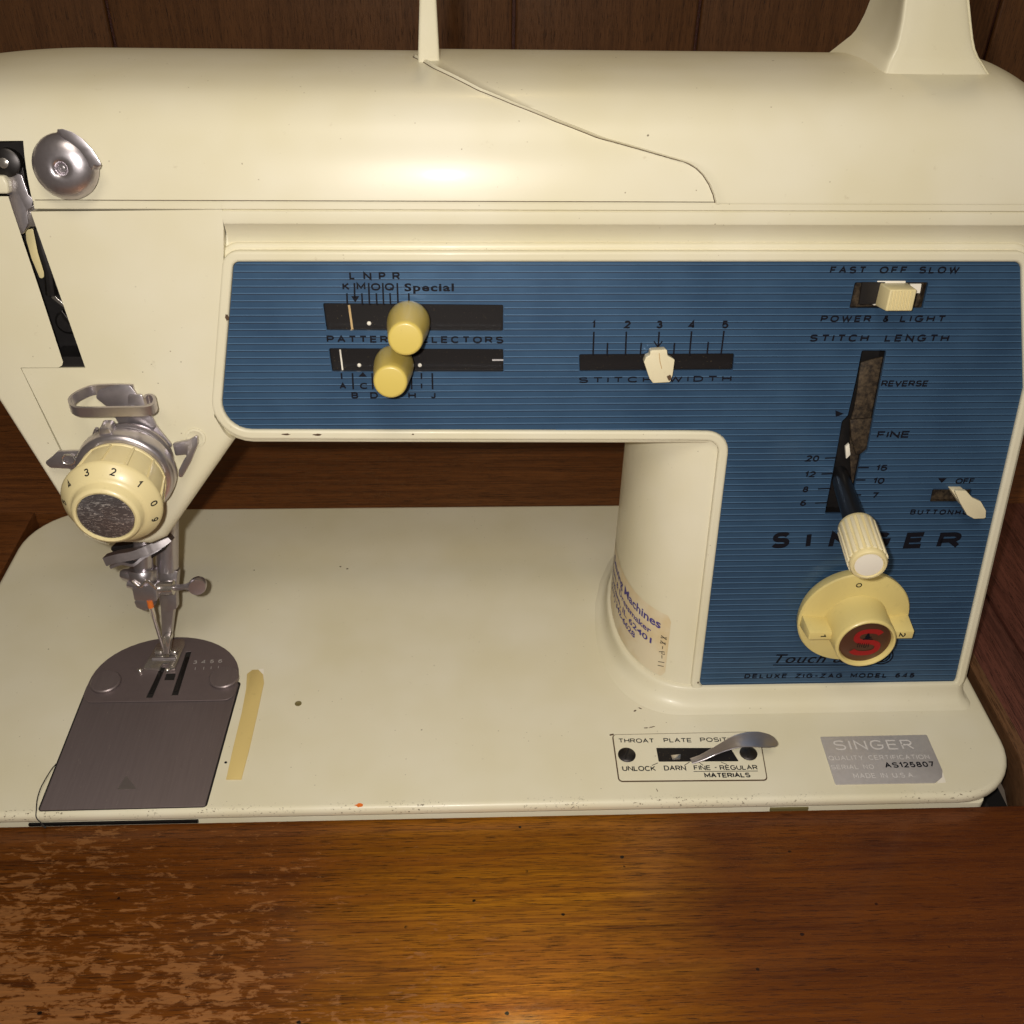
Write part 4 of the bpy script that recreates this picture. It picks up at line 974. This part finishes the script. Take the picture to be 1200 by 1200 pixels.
strokes('seam_mark', B, [[(229, 782), (228.5, 785)], [(239, 781.5), (238.6, 784.5)], [(247.5, 781), (247.2, 784)], [(256, 780.5), (255.7, 783.5)]], .22, 1.09, 'silver', thp)
# tape strip seam guide
tpz = .14
tpp = Bp([(289.5, 790.5), (296, 785.5), (303, 785.5), (308.5, 791), (309.5, 801), (307, 812), (302.5, 834), (292, 880), (283, 914), (265, 914), (273, 878), (283.5, 835), (288.5, 808)])
make('masking_tape', G().prism(B, tpp, .03, .42), 'tape', mc, bevel=.12, label='narrow strip of yellowed tape stuck beside the slide plate')
make('tape_end', G().prism(B, Bp([(303, 784.5), (309, 783.5), (309.4, 797), (305.5, 789)]), .03, .10), 'white', mc, smooth=None)
h0 = B.at(349.5, 824.5); f3 = Frame((h0[0], h0[1], 0), (1, 0, 0), (0, 1, 0))
make('oil_hole', G().lathe(f3, [(1.35, .02), (1.3, .10), (.9, .12), (.8, .05), (0, .04)], 20), 'glue', mc)
h0 = B.at(264.5, 893.5); make('bed_speck', G().lathe(Frame((h0[0], h0[1], 0), (1, 0, 0), (0, 1, 0)), [(.55, .02), (0, .06)], 10), 'ink', mc)

# throat plate position label -----------------------------------------------------
lp = rnd(Bp([(718.5, 861), (889, 857.5), (898.5, 913), (726, 914.5)], .5), 1.3, 5)
make('position_plate_edge', G().prism(B, offset(lp, .42), .02, .16), 'rust', mc, smooth=None)
lslot = Bp([(769, 876), (856, 876), (866, 892), (772, 892.5)], .5)
lab = plate('position_plate', B, [lp, rnd(lslot, .3, 2)], .17, .5, 'cream', mc, bevel=.1)
make('slot', G().prism(B, offset(lslot, .1), .17, .20), 'slot', lab, smooth=None)
def LT(s, p0, p1, h, bold=0, space=0): stext(s, B, p0, p1, h, .53, 'ink', lab, wd=.18 if bold < .03 else .22, gap=.3)
LT('THROAT', (725, 870.5), (767, 870.5), 2.1, space=1.15, bold=.02); LT('PLATE', (778, 870), (811, 870), 2.1, space=1.15, bold=.02); LT('POSITION', (821, 869.5), (871, 869), 2.1, space=1.15, bold=.02)
LT('UNLOCK', (729.5, 903.5), (769, 903.5), 2.3, bold=.02); LT('DARN', (778.5, 903), (804.5, 903), 2.3, bold=.02); LT('FINE', (813.5, 902.5), (833.5, 902.5), 2.2, bold=.02); LT('-', (837.5, 902), (841, 902), 2.2); LT('REGULAR', (844, 902.5), (888.5, 902), 2.2, bold=.02)
LT('MATERIALS', (826, 911.5), (880, 911), 2.2, bold=.03)
strokes('scale_mark', B, [[(813, 904), (888, 903.5)], [(764, 897), (771, 894)], [(802, 897), (808, 893)], [(824, 897), (819, 893)], [(852, 896), (845, 893)]], .25, .53, 'ink', lab)
for px, py in ((734.5, 885), (877, 883)):
    e = B.at(px, py, .5); f3 = Frame((e[0], e[1], 0), (1, 0, 0), (0, 1, 0))
    sc_ = make('plate_screw', G().lathe(f3, [(3.3, .4), (3.3, .9), (2.7, 1.3), (0, 1.45)], 28), 'darksteel', lab)
    make('screw_slot', G().box(f3.sub(0, 0, 0, radians(70)), -2.6, 2.6, -.3, .3, 1.2, 1.5), 'gap', sc_, smooth=None)
make('slot_slider', G().prism(B, Bp([(786, 885), (798, 884), (797, 890), (788, 890.5)], .3), .2, .42), 'bright', lab, bevel=.1)
# the lever itself: a rising spoon
LV = []
def bz(px, py, z): p = B.at(px, py, z); return V((p[0], p[1], z))
for px, py, z, wd, th in ((810, 892, .9, 2.2, .5), (822, 888, 1.7, 2.3, .5), (836, 881, 3.6, 2.7, .45), (850, 874, 6.2, 3.6, .4), (864, 868.5, 8.2, 4.8, .4), (878, 866.5, 9.2, 5.7, .4), (890, 866.5, 9.5, 6.0, .4), (901, 868, 9.3, 5.2, .4), (908, 870.5, 8.9, 3.2, .35), (911, 871.8, 8.6, 1.0, .3)):
    LV.append((bz(px, py, z), wd, th))
rows = []
sub = smoothpath([tuple(p) for p, _, _ in LV], 4)
for i, p in enumerate(sub):
    j = min(i//4, len(LV)-2); t = i/4-j; wd = LV[j][1]*(1-t)+LV[j+1][1]*t; th = LV[j][2]
    tg = (sub[min(i+1, len(sub)-1)]-sub[max(i-1, 0)]).normalized(); sd = tg.cross(V((0, 0, 1))).normalized(); up = sd.cross(tg)
    r = []
    for k in range(20):
        a = 2*pi*k/20; xx_, zz_ = cos(a), sin(a); bow = -.10*wd*(1-xx_*xx_)
        r.append(p + sd*(wd*.62*xx_) + up*(th*zz_ + bow))
    rows.append(r)
g = G().grid(rows, close=True); n = 20; g.f += [tuple(range(n)), tuple((len(rows)-1)*n+k for k in range(n))]
make('throat_plate_lever', g, 'nickel', mc, smooth=60)

# serial plate ------------------------------------------------------------------
sp_ = Bp([(961, 863.5), (1086, 861), (1104.5, 903), (1104, 911), (1096, 917.5), (979, 919.5)], .3)
ser = make('serial_plate', G().prism(B, rnd(sp_, .5, 3), .05, .4), 'silver', mc, bevel=.12, label='silver foil plate with embossed maker name and black serial number')
make('bare_corner', G().prism(B, Bp([(1104.6, 905), (1108.5, 917), (1098, 918.2)]), .03, .09), 'white', mc, smooth=None)
ET = .48
def ST(s, p0, p1, h, mat='silver', bold=0, space=0): stext(s, B, p0, p1, h, ET, mat, ser, wd=.13 if mat != 'ink' else .2, gap=.4, space=.45)
M['emboss'] = steel('embossed_silver', (.74, .71, .69), .4); M['emboss'].node_tree.nodes['Principled BSDF'].inputs['Metallic'].default_value = .2
ST('SINGER', (979, 879), (1072, 878), 4.6, 'emboss', space=1.25, bold=-.005)
ST('QUALITY CERTIFICATION', (972, 891), (1090, 889.5), 2.1, 'emboss', bold=-.005); ST('SERIAL NO', (975, 901.5), (1025, 901), 2.0, 'emboss', bold=-.005)
ST('AS125807', (1038, 900), (1096, 898.5), 2.5, 'ink', space=1.3, bold=.03); ST('MADE IN U.S.A.', (1001, 912), (1073, 911), 2.2, 'emboss', bold=-.005)
# chips and marks on the enamel
def chip(name, fr, px, py, r, mat, z=.08, sq=.7, seed=1, rot=0.):
    rg = random.Random(seed); e = fr.at(px, py); pl = []
    for k in range(14):
        t = 2*pi*k/14; rr_ = r*(.65+.5*rg.random()); x, y = rr_*cos(t), rr_*sq*sin(t); pl.append((e[0]+x*cos(rot)-y*sin(rot), e[1]+x*sin(rot)+y*cos(rot)))
    return make(name, G().prism(fr, pl, .0, z), mat, mc, smooth=None)
chip('rust_spot', B, 421, 943.5, 1.6, 'orange', .12, .5, 3)
chip('glue_blob', B, 805, 826, 1.9, 'glue', .3, .8, 5)
rg = random.Random(11)
for i in range(16):
    px = 728+i*5.2+rg.uniform(-2, 2); py = 761+ (px-728)*.86 - max(0, px-770)*.25 + rg.uniform(-6, 6)
for i, (px, py, r, sq, rot) in enumerate(((736, 762, 1.4, .25, -1.0), (768, 797, 1.4, .22, -.6), (786, 810, 1.6, .2, -.5), (752, 785, .5, .8, 0), (744, 833, .7, .5, .6), (750, 830, .8, .3, -.6), (757, 853, .9, .25, .1), (764, 852, 1.2, .2, .2), (717, 861, 1.2, .4, .2), (770, 926, .8, .2, -1.3), (399, 664, .5, .7, 0), (407, 666.5, .6, .7, .3))):
    chip('paint_chip', B, px, py, r, 'rust', .06, sq, i+20, rot)
for i, (px, py, r, sq, rot) in enumerate(((335, 509, 1.6, .25, 0), (372, 509.5, 1.7, .25, 0), (484, 509, .5, .6, 0), (853, 812, 1.1, .22, 0), (880, 811.5, 1.6, .2, 0), (905, 811, .9, .3, 0), (960, 811, 1.0, .25, 0), (1066, 808, .8, .4, 0), (1100, 808.5, .7, .3, 0), (826, 809, .9, .3, .3), (835, 811, .6, .3, 0), (845, 807.5, .8, .2, 0), (895, 808, .7, .25, 0), (925, 811.5, .8, .2, 0), (941, 808.5, 1.1, .15, 0), (1010, 810, .6, .3, 0), (1040, 808, .9, .2, 0), (1085, 809, .8, .2, 0), (818, 800, .35, 2.0, 0), (266, 372, .6, 2.2, 0))):
    e = F.at(px, py, .35); pl = [(e[0]+r*(.6+.5*random.Random(i*14+k).random())*cos(2*pi*k/12), e[1]+r*sq*(.6+.5*random.Random(i*17+k).random())*sin(2*pi*k/12)) for k in range(12)]
    make('paint_chip', G().prism(F, pl, .30, .38), 'rust', mc, smooth=None)

# presser foot, needle bar ------------------------------------------------------
def nz(px, py, o): a = N.at(px, py, o); return N.w((a[0], a[1], o))
make('presser_bar', G().tube([nz(196, 560, -6), nz(196, 668, -6)], 4.3, 24), 'nickel', mc)
pb = make('presser_foot_shank', G().prism(N, rnd(Fp([(0, 0), (1, 0), (1, 1)]), 0) if False else rnd(N.pts([(187, 668), (209, 668), (206.5, 700), (203, 722), (200, 748), (190.5, 748), (189, 712), (187, 700)], -4), .8, 3), -7.5, -3.2), 'steel', mc, bevel=.7, seg=3)
make('shank_block', G().prism(N, rnd(N.pts([(190, 690), (207, 690), (208, 712), (198, 717), (189, 715)], -2), 1, 3), -5, -1.2), 'steel', pb, bevel=.7, seg=3)
make('needle_bar', G().tube([nz(167, 620, 2), nz(168.5, 680, 2)], 3.6, 24), 'nickel', mc)
g = G().lathe(Frame(nz(168, 676, 2), (1, 0, 0), N.n), [(5.2, -3.6), (5.6, -3.0), (5.6, 1.6), (5.2, 2.2), (3.6, 2.4)], 32)
clp = make('needle_clamp', g, 'nickel', mc)
make('clamp_block', G().prism(N, rnd(N.pts([(156, 687), (184, 683), (185.5, 702), (180, 703.5), (159, 702)], 6), .6, 3), 2.5, 7.5), 'nickel', clp, bevel=.6, seg=3)
make('clamp_block', G().prism(N, rnd(N.pts([(158, 701), (180, 702), (181, 711), (171, 713.5), (162, 710)], 4), .9, 3), .5, 6), 'steel', clp, bevel=.7, seg=3)
make('clamp_stub', G().tube([nz(141.5, 673, 3), nz(144, 673, 3), nz(152, 674.5, 3), nz(157, 675, 3)], [1.4, 2.1, 2.9, 3.0], 20), 'nickel', clp)
make('clamp_pin', G().tube([nz(149.5, 684, 5), nz(151, 684, 5), nz(160, 687, 6)], [1.0, 1.7, 1.5], 14), 'nickel', clp)
make('clamp_wire', G().tube(smoothpath([nz(155, 681, 7.6), nz(164, 688, 8.4), nz(171, 681, 8.6), nz(178, 685, 8.2), nz(183, 690, 7.6)]), .55, 8), 'bright', clp)
cs = make('clamp_screw', G().tube([nz(183, 689.5, 2), nz(184, 689.5, 2), nz(203.5, 688.5, 2), nz(204, 688.5, 2)], [2.6, 2.9, 2.9, 2.4], 20), 'bright', mc)
make('screw_stem', G().tube([nz(203, 688.7, 2), nz(217, 687.8, 2), nz(221.5, 687.6, 2), nz(225, 687.4, 2)], [1.2, 1.1, 1.8, 2.0], 16), 'nickel', cs)
fh = Frame(nz(231.5, 686.5, 2.5), (.985, .12, .1), (0, .18, 1)); make('screw_head', G().lathe(fh, [(2.6, -2.0), (3.3, -1.7), (3.55, -1.0), (3.55, .9), (3.3, 1.4), (0, 1.6)], 36), 'nickel', cs)
nd = make('needle', G().tube([nz(175.5, 705, 6.4), nz(180, 722, 5.2), nz(181, 726, 4.8), nz(190.5, 757, 1.8), nz(192.2, 764, 1.2)], [1.05, 1.05, .75, .62, .15], 14), 'bright', mc)
make('needle_mark', G().tube([nz(175.2, 703.5, 7.3), nz(176.9, 711.5, 6.6)], 1.15, 14), 'orange', nd)
# bent guide under the nose
g = G().prism(N, rnd(N.pts([(130, 638), (192, 630), (198, 640), (180, 652), (160, 655), (140, 650)], 0), 1, 3), -2, 3)
make('head_underplate', g, 'darksteel', mc, bevel=.4)
path = smoothpath([tuple(N.at(126, 655, 8))+(9,), tuple(N.at(140, 651, 8))+(9,), tuple(N.at(158, 648.5, 8))+(8,), tuple(N.at(172, 644, 8))+(7,), tuple(N.at(186, 639, 8))+(5,), tuple(N.at(195, 633, 8))+(3,)], 6)
gl = ribbon('presser_lifter', N, path, [2.6]*20+[2.2]*20, 3.4, 'steel', mc)
path = smoothpath([tuple(N.at(131, 663, 7))+(7.4,), tuple(N.at(145, 658, 7))+(7.6,), tuple(N.at(158, 660, 7))+(7.4,), tuple(N.at(168, 653, 7))+(6.4,), tuple(N.at(182, 646, 7))+(5,), tuple(N.at(193, 639, 7))+(3,)], 6)
ribbon('lifter_spring', N, path, 1.8, 1.1, 'nickel', gl)
# foot
ft = make('presser_foot', G().prism(B, rnd([B.at(*p, 2.0) for p in ((168, 784), (184, 756), (192, 751), (216, 750), (217, 756), (205, 784), (198, 785), (199, 778), (191, 778), (187, 785))], .4, 3), 1.2, 2.7), 'bright', mc, bevel=.35)
for px in (187.5, 203.5):
    e = B.at(px, 766, 3); make('foot_hinge', G().box(Frame((e[0], e[1], 0), (1, 0, 0), (0, 1, 0)), -1.7, 1.7, -1.6, 1.6, 2.4, 5.4), 'bright', ft, bevel=.7, seg=3)
e0, e1 = B.at(178.5, 772, 3.2), B.at(206, 771.5, 3.2); make('hinge_pin', G().tube([(e0[0], e0[1], 3.0), (e1[0], e1[1], 3.0)], .7, 12), 'nickel', ft)
make('foot_ankle', G().prism(N, rnd(N.pts([(190.5, 744), (201, 744), (199, 765), (192, 766)], -1), .5, 2), -4, .4), 'bright', ft, bevel=.5)
for px, py in ((164, 785), (196, 784.5)):
    e = B.at(px, py, 2); make('toe_tip', G().lathe(Frame((e[0], e[1], 0), (1, 0, 0), (0, 1, 0)), [(1.1, 1.1), (1.0, 2.2), (.5, 2.7), (0, 2.8)], 16), 'bright', ft)

# loose thread --------------------------------------------------------------------
th = smoothpath([bz(66, 895, .5), bz(60, 902, 1.2), bz(52, 915, 1.6), bz(47, 925, 1.4), bz(43.5, 937, .8), bz(42.6, 948, .5), V((bz(43, 952, 0).x, 1.0, -1.0)), V((bz(44, 958, 0).x, .7, -3.6)), V((bz(46, 963, 0).x+.6, -.6, -4.85)), bz(48, 967, -5.0)], 5)
make('thread', G().tube(th, .2, 6), 'thread', None, cat='thread', label='short loose black thread curling beside the left edge of the slide plate')
